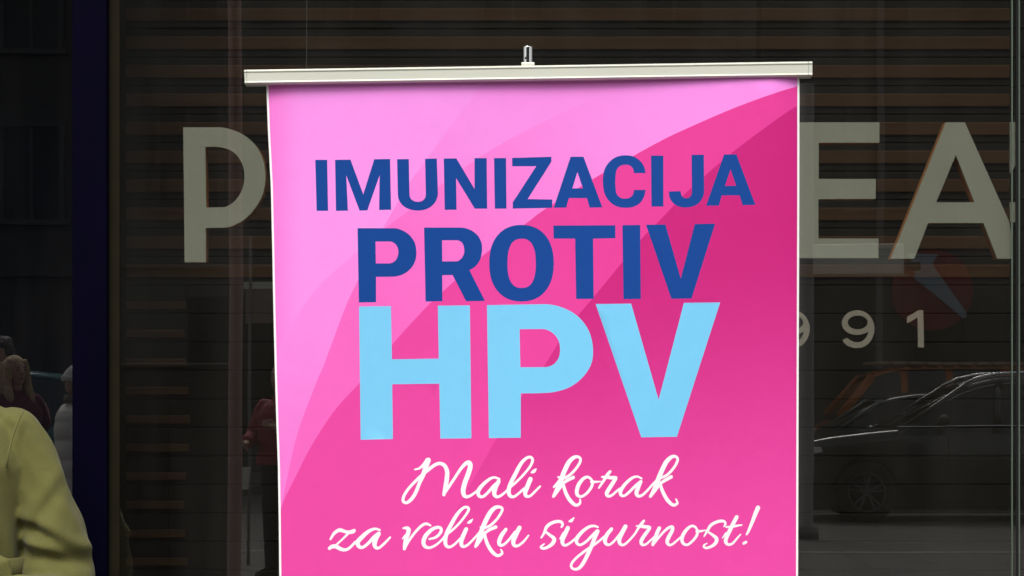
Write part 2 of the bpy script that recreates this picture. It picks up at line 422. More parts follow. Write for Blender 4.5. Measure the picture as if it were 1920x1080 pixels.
sign_letter('letter', smooth_poly(Pz([(52,72),(300,72),(390,85),(480,122),(560,185),(615,270),(642,370),(645,460),(625,560),(580,645),(510,725),(430,775),(350,798),(216,800),(216,1048),(62,1048)]), 30),
    [smooth_poly(Pz([(212,214),(310,214),(380,232),(440,275),(480,340),(495,420),(485,500),(450,575),(400,625),(340,650),(218,652)]), 30)], sgn, M['sign'], lab='letter P')
Ez = lambda l: Z(l, 3.723, 1490, 210)
sign_letter('letter', Ez([(-35,72),(592,72),(592,214),(168,214),(168,467),(566,467),(566,606),(166,608),(166,883),(585,883),(585,1020),(-35,1020)]), [], sgn, M['sign'], lab='letter E')
sign_letter('letter', Ez([(1056,72),(1188,72),(1500,770),(1512,860),(1512,1024),(1415,1024),(1318,775),(932,775),(835,1024),(672,1024)]),
    [Ez([(1125,300),(1255,630),(988,630)])], sgn, M['sign'], lab='letter A')
for q in ([(1503,70),(1548,70),(1548,360),(1530,390),(1512,425),(1503,425)], [(1503,630),(1548,630),(1548,768),(1506,768)]):
    sign_letter('refracted_letter', Ez(q), [], sgn, M['sign'], 0, GL+.016)  # refraction of the letters in the glass edge, built as solid pieces
yr = empty('year_lettering', P(1600, 650, GL+.02), label='small beige numerals reading 1991 behind the window glass', cat='sign lettering')
def digit(poly, holes=()): return sign_letter('digit', poly, holes, yr, M['digit'], 0, GL+.02)
def nine(dx):
    z = lambda l: Z(l, 7.385, 1490+dx, 570)
    bowl = z(ell(860, 250, 170, 128)); 
    a = math.pi
    outer = [(1105,330),(1085,240),(1045,170),(980,115),(900,88),(815,92),(735,125),(680,185),(655,260),(672,330),(720,385),(800,420),(880,428),(960,410),(1028,380),(1000,450),(950,505),(880,528),(800,515),(725,470),(662,500),(700,555),(770,595),(860,610),(950,595),(1030,540),(1080,460),(1100,400)]
    return smooth_poly(z(outer), 22, 50), [z(ell(875, 255, 140, 96, 2, 32))]
one = Z([(1558,180),(1720,85),(1780,85),(1792,600),(1710,600),(1703,185),(1565,265),(1558,262)], 7.385, 1490, 570)
digit(*nine(0)); digit(*nine(-121.2)); digit(one); digit([(x-363, y) for x, y in one])

# ------------------------------------------------------------ the banner
BD = 4.0
base = Vector((gx(1000, BD), BD, 0))
ban = empty('roll_up_banner', base, label='pink roll-up banner reading IMUNIZACIJA PROTIV HPV on its stand before the shop window', cat='banner')
YB = 2290
L_EDGE = [(100, 497), (160, 498.4), (245, 501.6), (350, 507), (455, 509.5), (560, 511.5), (700, 514.8), (790, 517.5), (875, 520.5), (975, 522), (1075, 522.8), (1400, 524), (YB, 526)]
R_EDGE = [(100, 1499.5), (400, 1499), (1075, 1497), (YB, 1494)]
fl = lambda y, T: float(np.interp(y, [t[0] for t in T], [t[1] for t in T]))
def depth(x, y):
    u = (x-fl(y, L_EDGE))/980
    return .0035*math.sin(u*4.1+y*.0021)+.0022*math.sin(u*9+1.3+y*.0045)+.004*max(0, 1-u/.05)**2+.004*max(0, (u-.96)/.04)**2
def curve(pts):
    q = crom([(x, y, 1) for x, y in pts], 6)[:, :2]; return q[np.argsort(q[:, 1])]
c1 = curve([(935,110),(903,160),(858,219),(827,261),(806,290),(786,318),(772,336),(735,398),(700,462),(669,530),(648,575),(606,687),(595,712),(558,812),(537,902),(522,975),(505,1060)])
c2 = curve([(1330,110),(1168,164),(1095,193),(995,240),(939,270),(886,303),(832,342),(766,395),(726,425),(664,477),(595,540),(543,613),(514,664),(480,740)])
c3 = curve([(1600,135),(1494,162),(1384,200),(1279,245),(1230,269),(1174,300),(1111,336),(1022,392),(986,419),(908,477),(832,545),(799,576),(735,646),(673,719),(627,770),(585,834),(558,886),(532,939),(521,975),(495,1060)])
c4 = curve([(1560,165),(1492,200),(1426,246),(1372,287),(1319,332),(1284,364),(1241,409),(1201,450),(1165,494),(1120,549),(1083,593),(1048,642),(1019,688),(981,739),(928,828),(908,863),(891,893),(864,940),(819,1029),(800,1078),(760,1200)])
z1 = lambda l: Z(l, 4.571, 580, 270); z2 = lambda l: Z(l, 4.571, 1000, 270)
z3 = lambda l: Z(l, 5.333, 660, 410); z4 = lambda l: Z(l, 5.333, 1000, 410); z5 = lambda l: Z(l, 2.743, 660, 560)
sp = smooth_poly
W1 = [[z1([(50,135),(152,135),(160,572),(62,572)])],
  [z1([(220,135),(352,133),(462,432),(556,130),(692,128),(700,563),(598,565),(602,268),(497,568),(430,570),(316,268),(330,571),(228,572)])],
  [sp(z1([(752,130),(852,128),(858,420),(868,465),(895,488),(930,495),(965,488),(990,465),(998,420),(992,126),(1092,124),(1102,420),(1088,480),(1050,530),(995,560),(930,570),(865,560),(805,530),(768,480),(758,420)]))],
  [z1([(1152,124),(1260,122),(1416,385),(1416,120),(1520,120),(1524,553),(1418,553),(1258,292),(1262,562),(1160,564)])],
  [z1([(1583,120),(1686,118),(1690,553),(1590,553)])],
  [[(960.2,295.8),(1033.9,293.6),(1033.9,303),(989.5,373),(1035.5,373.8),(1035.5,389.5),(961.5,390.8),(961.5,379),(1005.5,311.3),(960.5,311.5)]],
  [z2([(320,108),(430,108),(592,543),(482,545),(460,463),(305,463),(282,545),(175,545)]), z2([(378,240),(425,378),(335,380)])],
  [sp(z2([(962,250),(862,250),(855,215),(835,190),(790,178),(745,188),(715,222),(705,280),(705,370),(715,428),(745,460),(790,468),(835,455),(855,430),(862,395),(962,393),(950,450),(915,505),(860,538),(790,547),(715,535),(655,495),(615,435),(598,360),(598,280),(612,215),(650,155),(710,112),(785,97),(860,108),(915,145),(950,195)]))],
  [z2([(1008,100),(1114,100),(1114,537),(1012,537)])],
  [sp(z2([(1355,95),(1460,93),(1462,400),(1450,460),(1412,512),(1360,538),(1300,546),(1240,535),(1190,500),(1167,460),(1160,408),(1262,406),(1268,440),(1290,462),(1320,465),(1345,450),(1357,415),(1357,375)]))],
  [z2([(1632,93),(1738,91),(1900,523),(1790,527),(1765,443),(1612,443),(1588,530),(1478,532)]), z2([(1688,220),(1735,360),(1640,362)])]]
W2 = [[sp(z3([(55,95),(420,95),(500,115),(575,165),(625,235),(643,320),(635,410),(595,490),(530,545),(450,575),(380,581),(240,582),(240,835),(68,838)]),24), sp(z3([(235,228),(380,228),(430,250),(458,295),(462,350),(440,410),(405,438),(360,447),(238,447)]),16)],
  [sp(z3([(720,88),(1080,88),(1180,110),(1255,165),(1295,245),(1300,320),(1280,410),(1235,475),(1175,515),(1330,822),(1140,825),(1005,562),(902,565),(904,825),(735,828)]),24), sp(z3([(900,215),(1050,215),(1100,240),(1120,290),(1115,360),(1085,405),(1045,425),(902,427)]),16)],
  [ell(977.8,493.4,60.6,71.9,2.25), ell(978.1,493.6,26.5,46.2,2.5)],
  [z4([(200,68),(820,66),(820,196),(598,200),(603,802),(428,804),(418,200),(203,198)])],
  [z4([(890,66),(1068,64),(1074,804),(900,806)])],
  [z4([(1125,62),(1320,60),(1472,600),(1612,56),(1815,52),(1580,800),(1378,802)])]]
W3 = [[z5([(36,40),(200,38),(205,312),(446,308),(441,36),(606,34),(614,718),(454,720),(449,437),(206,440),(210,722),(44,726)])],
  [sp(z5([(694,33),(990,28),(1080,45),(1160,90),(1215,160),(1238,245),(1232,330),(1190,400),(1120,455),(1040,480),(960,486),(868,487),(868,715),(704,717)]),45), sp(z5([(862,157),(980,156),(1030,175),(1062,215),(1070,260),(1060,310),(1030,342),(985,352),(866,353)]),25)],
  [z5([(1253,28),(1435,26),(1576,520),(1706,22),(1892,20),(1670,710),(1487,713)])]]
zm = lambda l: Z(l, 6.62, 740, 840); zk = lambda l: Z(l, 7.111, 1020, 840); za = lambda l: Z(l, 9.817, 600, 940)
zv = lambda l: Z(l, 6.857, 740, 930); zs = lambda l: Z(l, 7.395, 1000, 930); zr = lambda l: Z(l, 8, 1200, 930)
Mali = [zm(l) for l in (
 [(250,268,20),(310,250,30),(370,200,48),(410,150,60)],
 [(418,150,60),(385,240,60),(350,340,55),(310,430,45),(262,550,45),(212,630,45),(150,680,38),(105,662,38),(112,600,38),(160,520,36),(240,430,36),(330,345,40),(420,268,42),(500,210,42),(560,192,42),(615,215,48),(648,280,52),(650,350,55),(635,460,55),(610,580,42)],
 [(612,575,30),(660,500,36),(740,380,36),(820,260,38),(880,195,48),(925,182,56),(938,230,60),(910,330,60),(872,430,60),(850,530,58),(865,592,50),(905,605,38),(960,580,32),(1020,535,30)],
 [(1300,385,26),(1240,365,30),(1180,385,36),(1100,450,44),(1040,530,48),(1045,590,44),(1090,605,36),(1150,560,36),(1230,470,38),(1295,410,30)],
 [(1290,415,50),(1252,490,56),(1235,560,54),(1255,600,42),(1300,600,34),(1370,550,30),(1430,490,30),(1500,430,30),(1590,340,30),(1680,230,32),(1712,150,36),(1690,115,36),(1640,122,36),(1570,190,44),(1500,320,50),(1440,440,52),(1415,530,52),(1430,590,46),(1475,605,34),(1530,570,30),(1610,500,30)],
 [(1685,385,56),(1650,470,56),(1620,550,54),(1632,595,42),(1680,595,32),(1740,540,30),(1805,475,26)],
 [(1698,303,22),(1728,288,46),(1757,257,12)])]
korak = [zk(l) for l in (
 [(125,645,38),(175,550,60),(225,430,62),(270,310,62),(330,190,60),(390,130,50),(440,115,40),(482,135,36),(478,190,36),(420,280,36),(340,360,36),(260,405,34)],
 [(130,520,28),(190,450,32),(230,400,34)], [(190,388,28),(250,395,34)],
 [(245,475,34),(310,430,44),(390,390,48)], [(140,640,24),(210,540,30),(260,470,30)],
 [(250,460,36),(270,540,44),(300,620,48),(350,700,50),(420,760,42),(478,735,34),(480,680,20)],
 [(625,410,32),(580,385,36),(520,410,44),(460,490,52),(435,580,52),(450,630,46),(500,645,36),(570,600,36),(630,520,38),(645,450,36),(612,395,28)],
 [(630,450,38),(690,450,30),(760,445,16)],
 [(730,530,26),(790,440,36),(840,360,44),(880,312,38)],
 [(770,385,24),(830,385,44),(900,395,48),(958,392,40),(938,430,50),(880,520,54),(835,600,54),(850,640,42),(900,630,34),(960,580,32),(1010,540,30)],
 [(1300,405,24),(1240,380,30),(1170,400,38),(1080,480,44),(1020,570,48),(1025,625,44),(1070,635,34),(1140,580,36),(1220,500,38),(1290,440,34)],
 [(1290,445,44),(1252,530,54),(1230,600,54),(1255,640,42),(1310,625,34),(1370,570,32),(1450,480,30),(1530,395,30)],
 [(1415,645,38),(1470,550,60),(1515,430,62),(1565,310,62),(1625,190,60),(1688,125,50),(1740,110,40),(1778,135,36),(1770,190,36),(1715,280,36),(1635,360,36),(1550,400,34)],
 [(1545,475,34),(1610,430,44),(1695,383,46)], [(1430,640,24),(1500,545,30),(1550,470,30)],
 [(1545,460,36),(1565,540,44),(1600,620,48),(1650,700,50),(1720,760,42),(1776,735,34),(1758,680,20)])]
zaw = [za(l) for l in (
 [(190,700,38),(250,600,56),(320,545,66),(370,530,70),(450,555,60),(530,572,66),(600,558,76),(625,540,64)],
 [(520,590,46),(420,690,36),(300,800,36)],
 [(170,868,60),(220,835,76),(290,832,78),(380,880,70),(460,895,58),(540,860,50),(650,750,48)],
 [(1100,530,38),(1010,508,48),(900,550,64),(780,650,78),(690,755,84),(718,835,70),(780,850,56),(880,780,56),(990,660,60),(1080,580,46)],
 [(1082,595,74),(1025,690,88),(1000,790,84),(1030,858,60),(1090,855,50),(1190,770,46),(1290,665,38)])]
veliku = [zv(l) for l in (
 [(105,415,18),(150,412,46),(180,432,54),(165,500,56),(135,590,50),(125,680,42)], [(100,550,18),(140,505,30)],
 [(130,670,34),(180,580,32),(260,470,34),(350,380,36),(410,358,36),(460,380,26)],
 [(445,555,26),(530,530,34),(590,470,40),(597,422,40),(560,402,40),(480,430,46),(400,510,54),(370,590,54),(390,648,46),(450,665,34),(530,630,30),(610,560,28),(650,510,28),(740,440,30),(840,340,30),(930,220,32),(952,162,36),(920,142,36),(870,162,38),(800,240,46),(730,360,50),(670,480,52),(650,580,52),(665,640,46),(710,655,36),(770,620,30),(850,540,28)],
 [(920,425,50),(882,510,56),(855,590,54),(870,645,44),(920,640,34),(990,580,30),(1080,480,28),(1140,410,28)],
 [(940,347,18),(970,330,42),(1003,297,12)],
 [(1040,650,36),(1080,560,58),(1120,440,60),(1170,320,60),(1230,210,58),(1290,150,50),(1340,140,40),(1382,155,34),(1376,200,34),(1320,290,34),(1240,370,34),(1160,410,32)],
 [(1105,400,24),(1150,410,30)], [(1160,475,34),(1220,432,42),(1300,398,44)], [(1060,640,22),(1110,560,30),(1155,480,30)],
 [(1155,470,34),(1170,550,42),(1200,630,46),(1250,710,48),(1320,765,40),(1382,735,34),(1366,685,18)],
 [(1430,428,42),(1372,510,54),(1342,590,54),(1357,630,44),(1400,625,34),(1470,560,32),(1550,460,34)],
 [(1605,405,54),(1562,490,58),(1525,580,56),(1540,635,44),(1590,635,34),(1660,580,30),(1720,505,22)])]
sigur = [zs(l) for l in (
 [(110,575,26),(150,510,36),(182,430,46),(240,380,46),(320,352,44),(388,358,40),(405,398,38),(387,430,24)],
 [(170,495,34),(230,540,40),(288,590,54),(270,650,54),(210,700,44),(140,725,38),(102,705,34),(150,662,20)],
 [(368,590,20),(420,510,36)],
 [(478,440,58),(440,520,60),(402,610,58),(412,668,46),(450,680,36),(520,640,32),(600,570,30)],
 [(492,350,18),(525,340,46),(565,297,12)],
 [(895,430,26),(840,412,34),(760,430,42),(670,500,48),(600,590,54),(605,652,44),(650,675,36),(730,630,36),(820,540,40),(880,480,38)],
 [(890,485,54),(852,570,56),(810,680,54),(760,790,54),(700,910,52),(640,990,46),(580,1013,38),(528,988,36),(532,930,36),(600,850,36),(700,770,36),(800,700,36),(900,630,32),(980,560,30)],
 [(1082,455,48),(1022,530,56),(990,610,56),(1010,663,44),(1060,670,34),(1130,610,32),(1210,510,34)],
 [(1275,420,58),(1227,510,60),(1190,600,58),(1203,663,46),(1250,675,36),(1320,620,32),(1400,530,30),(1450,450,34),(1500,380,42),(1530,342,34)])]
nost = [zr(l) for l in (
 [(-60,448,18),(10,450,48),(80,460,52),(146,468,42),(108,530,52),(50,610,56),(15,680,56),(30,730,44),(90,720,34),(160,660,32),(225,600,30)],
 [(190,728,48),(225,640,58),(255,550,60),(288,478,54)],
 [(195,735,26),(280,620,34),(370,520,38),(440,468,44),(488,462,46),(480,520,54),(432,610,58),(405,680,56),(430,730,44),(480,725,34),(560,660,32),(630,600,30)],
 [(840,475,34),(790,447,38),(720,480,46),(650,570,54),(627,655,52),(650,712,46),(710,730,38),(790,670,38),(850,590,42),(860,520,36),(822,455,28)],
 [(850,530,42),(920,525,34),(990,512,16)],
 [(960,605,22),(1010,520,40),(1060,440,46),(1140,392,46),(1220,374,44),(1272,388,38),(1278,430,36),(1256,458,20)],
 [(1030,545,32),(1090,585,42),(1148,640,56),(1130,710,52),(1060,760,42),(990,780,38),(955,760,32),(965,732,28),(1005,710,16)]) ]
tt = [zr(l) for l in (
 [(1450,315,58),(1400,410,60),(1340,530,60),(1290,640,60),(1290,700,52),(1330,730,40),(1390,710,34),(1460,630,30),(1510,575,20)],
 [(1235,630,16),(1290,560,34)], [(1290,465,26),(1380,460,38),(1460,445,34),(1530,435,20)],
 [(1770,175,66),(1730,270,62),(1680,400,52),(1630,520,42),(1600,578,28)], [(1555,712,42),(1590,692,42)])]
words = [('IMUNIZACIJA', 'p', W1), ('PROTIV', 'p', W2), ('HPV', 'p', W3), ('Mali', 's', Mali), ('korak', 's', korak),
         ('za', 's', zaw), ('veliku', 's', veliku), ('sigurnost!', 's', sigur+nost+tt)]
V = []; E = []
def addloop(pts, closed=True):
    b = len(V); V.extend([(float(p[0]), float(p[1])) for p in pts]); n = len(pts)
    E.extend([(b+i, b+i+1) for i in range(n-1)]+([(b+n-1, b)] if closed else []))
TOPY = 140
ys = [TOPY+(YB-TOPY)*i/60 for i in range(61)]
ys = sorted(set(ys+[t[0] for t in L_EDGE if t[0] > TOPY]))
ys[0] = 140
outline = [(fl(y, L_EDGE), y) for y in ys]+[(fl(y, R_EDGE), y) for y in ys[::-1][:-1]]+[(fl(127, R_EDGE), 127)]
addloop(outline)
addloop([(fl(y, L_EDGE)+4.0, y) for y in ys], False); addloop([(fl(y, R_EDGE)-4.0, y) for y in ys], False)
for c in (c1, c2, c3, c4): addloop(c, False)
wd = []
for nm, k, data in words:
    if k == 'p':
        for g in data:
            for l in g: addloop(l)
        wd.append([[np.array(l) for l in g] for g in data])
    else:
        seg = []
        for s_ in data:
            c, poly = ribbon(s_); addloop(poly); seg.append(c)
        wd.append(seg)
gy = TOPY+10
while gy < YB-10:
    gx_ = fl(gy, L_EDGE)+12
    while gx_ < fl(gy, R_EDGE)-10:
        V.append((gx_+random.uniform(-3, 3), gy+random.uniform(-3, 3))); gx_ += 26
    gy += 26
r = delaunay_2d_cdt([Vector(v) for v in V], E, [], 0, 1e-4)
vo = np.array([(v.x, v.y) for v in r[0]]); fo = [f for f in r[2] if len(f) == 3]
cen = np.array([vo[list(f)].mean(0) for f in fo])
def inpoly(pts, poly):
    x, y = pts[:, 0], pts[:, 1]; ins = np.zeros(len(pts), bool); n = len(poly)
    for i in range(n):
        x0, y0_ = poly[i]; x1_, y1_ = poly[(i+1) % n]
        if y0_ == y1_: continue
        c = ((y0_ > y) != (y1_ > y)) & (x < (x1_-x0)*(y-y0_)/(y1_-y0_)+x0); ins ^= c
    return ins
inside = inpoly(cen, outline)
lab = np.full(len(fo), -1)
for wi, ((nm, k, _), data) in enumerate(zip(words, wd)):
    if k == 'p':
        for g in data:
            i_ = np.zeros(len(cen), bool)
            for l in g: i_ ^= inpoly(cen, l)
            lab[i_] = wi
    else:
        for c in data:
            lo, hi = c[:, :2].min(0)-8, c[:, :2].max(0)+8
            idx = np.where((cen > lo).all(1) & (cen < hi).all(1))[0]
            if not len(idx): continue
            p = cen[idx][:, None, :]; a = c[:-1, :2][None]; d = (c[1:, :2]-c[:-1, :2])[None]
            t = np.clip(((p-a)*d).sum(2)/((d*d).sum(2)+1e-12), 0, 1)
            dist = np.linalg.norm(p-a-d*t[..., None], axis=2)
            rr = (c[:-1, 2][None]*(1-t)+c[1:, 2][None]*t)/2
            lab[idx[(dist < rr+.02).any(1)]] = wi
xc = lambda c, y: np.interp(y, c[:, 1], c[:, 0])
X_, Y_ = cen[:, 0], cen[:, 1]
reg = np.zeros(len(fo), int)
r1 = X_ > xc(c1, Y_); r2 = X_ > xc(c2, Y_); r3 = X_ > xc(c3, Y_); r4 = X_ > xc(c4, Y_)
reg[r1 & ~r2] = 1; reg[r2 & ~r1] = 2; reg[r1 & r2] = 3; reg[r3] = 4; reg[r4] = 5
le = np.array([fl(y, L_EDGE)+4.0 for y in Y_]); re_ = np.array([fl(y, R_EDGE)-4.0 for y in Y_])
reg[(X_ < le) | (X_ > re_)] = 6
o3 = base
inks = [print_mat('ink_lightest_pink', (255,132,224), (255,154,242), (500,260), (575,260), o3),
        print_mat('ink_light_pink', (255,132,224), (255,149,238), (720,440), (930,230), o3),
        print_mat('ink_soft_pink', (255,132,222), (255,144,234), (530,880), (600,600), o3),
        print_mat('ink_mid_pink', (255,110,204), (255,150,240), (680,620), (1290,190), o3),
        print_mat('ink_magenta', (244,78,172), (238,68,160), (600,1000), (1300,300), o3),
        print_mat('ink_deep_magenta', (210,40,130), (247,80,176), (1320,420), (1440,1090), o3),
        mat('white_margin', (.93, .93, .93), .45)]
blue = print_mat('ink_navy_blue', (20,72,152), (22,74,155), (600,400), (1300,400), o3)
lblue = print_mat('ink_light_blue', (130,212,255), (128,212,255), (700,700), (1300,700), o3)
white = mat('ink_white', (.93, .90, .94), .45)
def submesh(name, sel, mats, mi=None, parent=ban, dz=0):
    used = {}; vs = []; fs = []
    for i in sel:
        f = []
        for v in fo[i]:
            if v not in used:
                x, y = vo[v]; used[v] = len(vs); q = P(x, y, BD)
                vs.append((q.x-base.x, q.y-base.y+depth(x, y)+dz, q.z-base.z))
            f.append(used[v])
        a, b, c = [Vector(vs[k]) for k in f]
        if (b-a).cross(c-a).y > 0: f = f[::-1]
        fs.append(f)
    me = bpy.data.meshes.new(name); me.from_pydata(vs, [], fs); me.update()
    if mi is not None:
        for p, m_ in zip(me.polygons, mi): p.material_index = int(m_)
    return link(name, me, mats, parent, True)
sel = [i for i in range(len(fo)) if inside[i] and lab[i] < 0]
submesh('printed_sheet', sel, inks, [reg[i] for i in sel])
for wi, (nm, k, _) in enumerate(words):
    s_ = [i for i in range(len(fo)) if inside[i] and lab[i] == wi]
    o = submesh('printed_word', s_, [white if k == 's' else (lblue if nm == 'HPV' else blue)])
    o['label'] = {'IMUNIZACIJA': 'navy blue capitals reading IMUNIZACIJA', 'PROTIV': 'larger navy blue capitals reading PROTIV',
      'HPV': 'very large light blue capitals reading HPV'}.get(nm, 'white handwriting reading '+nm)
# grey back of the sheet
gr = MB(); n1, n2 = 24, 60
for j in range(n2+1):
    y = TOPY+(YB-TOPY)*j/n2
    for i in range(n1+1):
        a, b = fl(y, L_EDGE)+.6, fl(y, R_EDGE)-.6; x = a+(b-a)*i/n1; q = P(x, y, BD); gr.v.append((q.x, q.y+depth(x, y)+.0022, q.z))
for j in range(n2):
    for i in range(n1):
        a = j*(n1+1)+i; gr.f.append((a, a+1, a+n1+2, a+n1+1)); gr.m.append(0)
gr.build('sheet_back', M['back'], ban, True, off=base)
# top rail: a clamp profile with a rounded upper lip and end caps
def rail_point(px, py): q = P(px, py, BD); return q
tl, tr, br, bl = (463.5, 132.0), (1514, 116.5), (1514, 145), (465, 160)
sec = [(-.016, .10), (-.020, .04), (-.020, .90), (-.017, 1.0), (.012, 1.0), (.016, .9), (.016, .1), (.012, 0.0), (-.016, 0.0)]
sec = [(-.009, 0), (-.0125, .10), (-.0125, .16), (-.011, .19), (-.011, .80), (-.0125, .83), (-.0125, .92), (-.008, 1.0), (.018, 1.0), (.022, .9), (.022, .1), (.018, 0)]
def railmesh(x0f, x1f):
    mb = MB(); rings = []
    for f in (x0f, x1f):
        t = (tl[0]+(tr[0]-tl[0])*f, tl[1]+(tr[1]-tl[1])*f); b = (bl[0]+(br[0]-bl[0])*f, bl[1]+(br[1]-bl[1])*f)
        A = P(*t, BD); B = P(*b, BD); rings.append([(B.lerp(A, s[1]).x, BD+s[0], B.lerp(A, s[1]).z) for s in sec])
    n = len(sec); mb.add(rings[0]+rings[1], [(i, (i+1) % n, n+(i+1) % n, n+i) for i in range(n)]+[tuple(range(n-1, -1, -1)), tuple(range(n, 2*n))])
    return mb
railmesh(0, 1).build('top_rail', M['alu'], ban, off=base, bevel=.0006)
railmesh(1.0003, 1.0075).build('end_cap', M['alu'], ban, off=base, bevel=.001)
railmesh(-.0045, -.0003).build('end_cap', M['alu'], ban, off=base, bevel=.001)
pt = P(989.5, 87, BD+.03); pb = P(989.5, 120, BD+.03)
pole = MB().tube([(pb.x, BD+.031, .1), (pb.x, BD+.031, pb.z), (pt.x, BD+.031, pt.z)], .0078, 20)
pole.build('support_pole', M['chrome'], ban, off=base, smooth=False, bevel=.0012)
MB().box((pb.x-.0105, BD+.0165, pb.z-.006), (pb.x+.011, BD+.045, pb.z+.0012)).build('pole_hook', M['alu'], ban, off=base, bevel=.0012)
MB().tube([(pb.x-.0025, BD+.0232, pb.z+.007), (pb.x-.0025, BD+.0228, pb.z+.007+.0035)], .0022, 10).build('pole_button', M['plastic'], ban, off=base)
cs = MB(); cs.prism([(gx(480, BD), .012), (gx(1520, BD), .012), (gx(1520, BD), .095), (gx(480, BD), .095)], BD-.05, BD+.06)
cs.build('base_cassette', M['alu'], ban, off=base, bevel=.012)
for px in (620, 1370):
    MB().box((gx(px, BD)-.025, BD-.18, 0), (gx(px, BD)+.025, BD+.18, .011)).build('foot', M['alu'], ban, off=base, bevel=.003)

# ------------------------------------------------------------ people
def rem(o, vox, it=6, f=.5):
    m = o.modifiers.new('remesh', 'REMESH'); m.mode = 'VOXEL'; m.voxel_size = vox; m.use_smooth_shade = True
    s = o.modifiers.new('smooth', 'SMOOTH'); s.iterations = it; s.factor = f; return o
def hand(mb, wr, dr, side, curl=.5):
    """palm, four unequal bent fingers and a thumb; wr wrist, dr direction of the hand"""
    dr = Vector(dr).normalized(); nrm = Vector((side, 0, 0)); nrm = (nrm-dr*nrm.dot(dr)).normalized(); ac = dr.cross(nrm).normalized()
    inn = -nrm; wr = Vector(wr)
    mb.tube([wr-dr*.02, wr+dr*.02, wr+dr*.05, wr+dr*.085], [(.024, .024), (.030, .020), (.036, .018), (.034, .015)], 12)
    for k, (o, L) in enumerate(((-.027, .068), (-.009, .076), (.009, .072), (.026, .056))):
        a = wr+dr*.078+ac*o; b = a+(dr*.92+inn*.25*curl)*L*.42; c = b+(dr*.75+inn*.7*curl)*L*.33; d = c+(dr*.5+inn*.95*curl)*L*.27
        mb.tube([a, b, c, d], [.0088, .0084, .0078, .0062], 8)
    a = wr+dr*.025-ac*.026; b = a-ac*.022+dr*.028+inn*.012; c = b-ac*.006+dr*.030+inn*.010
    mb.tube([a, b, c], [.012, .0105, .008], 8)
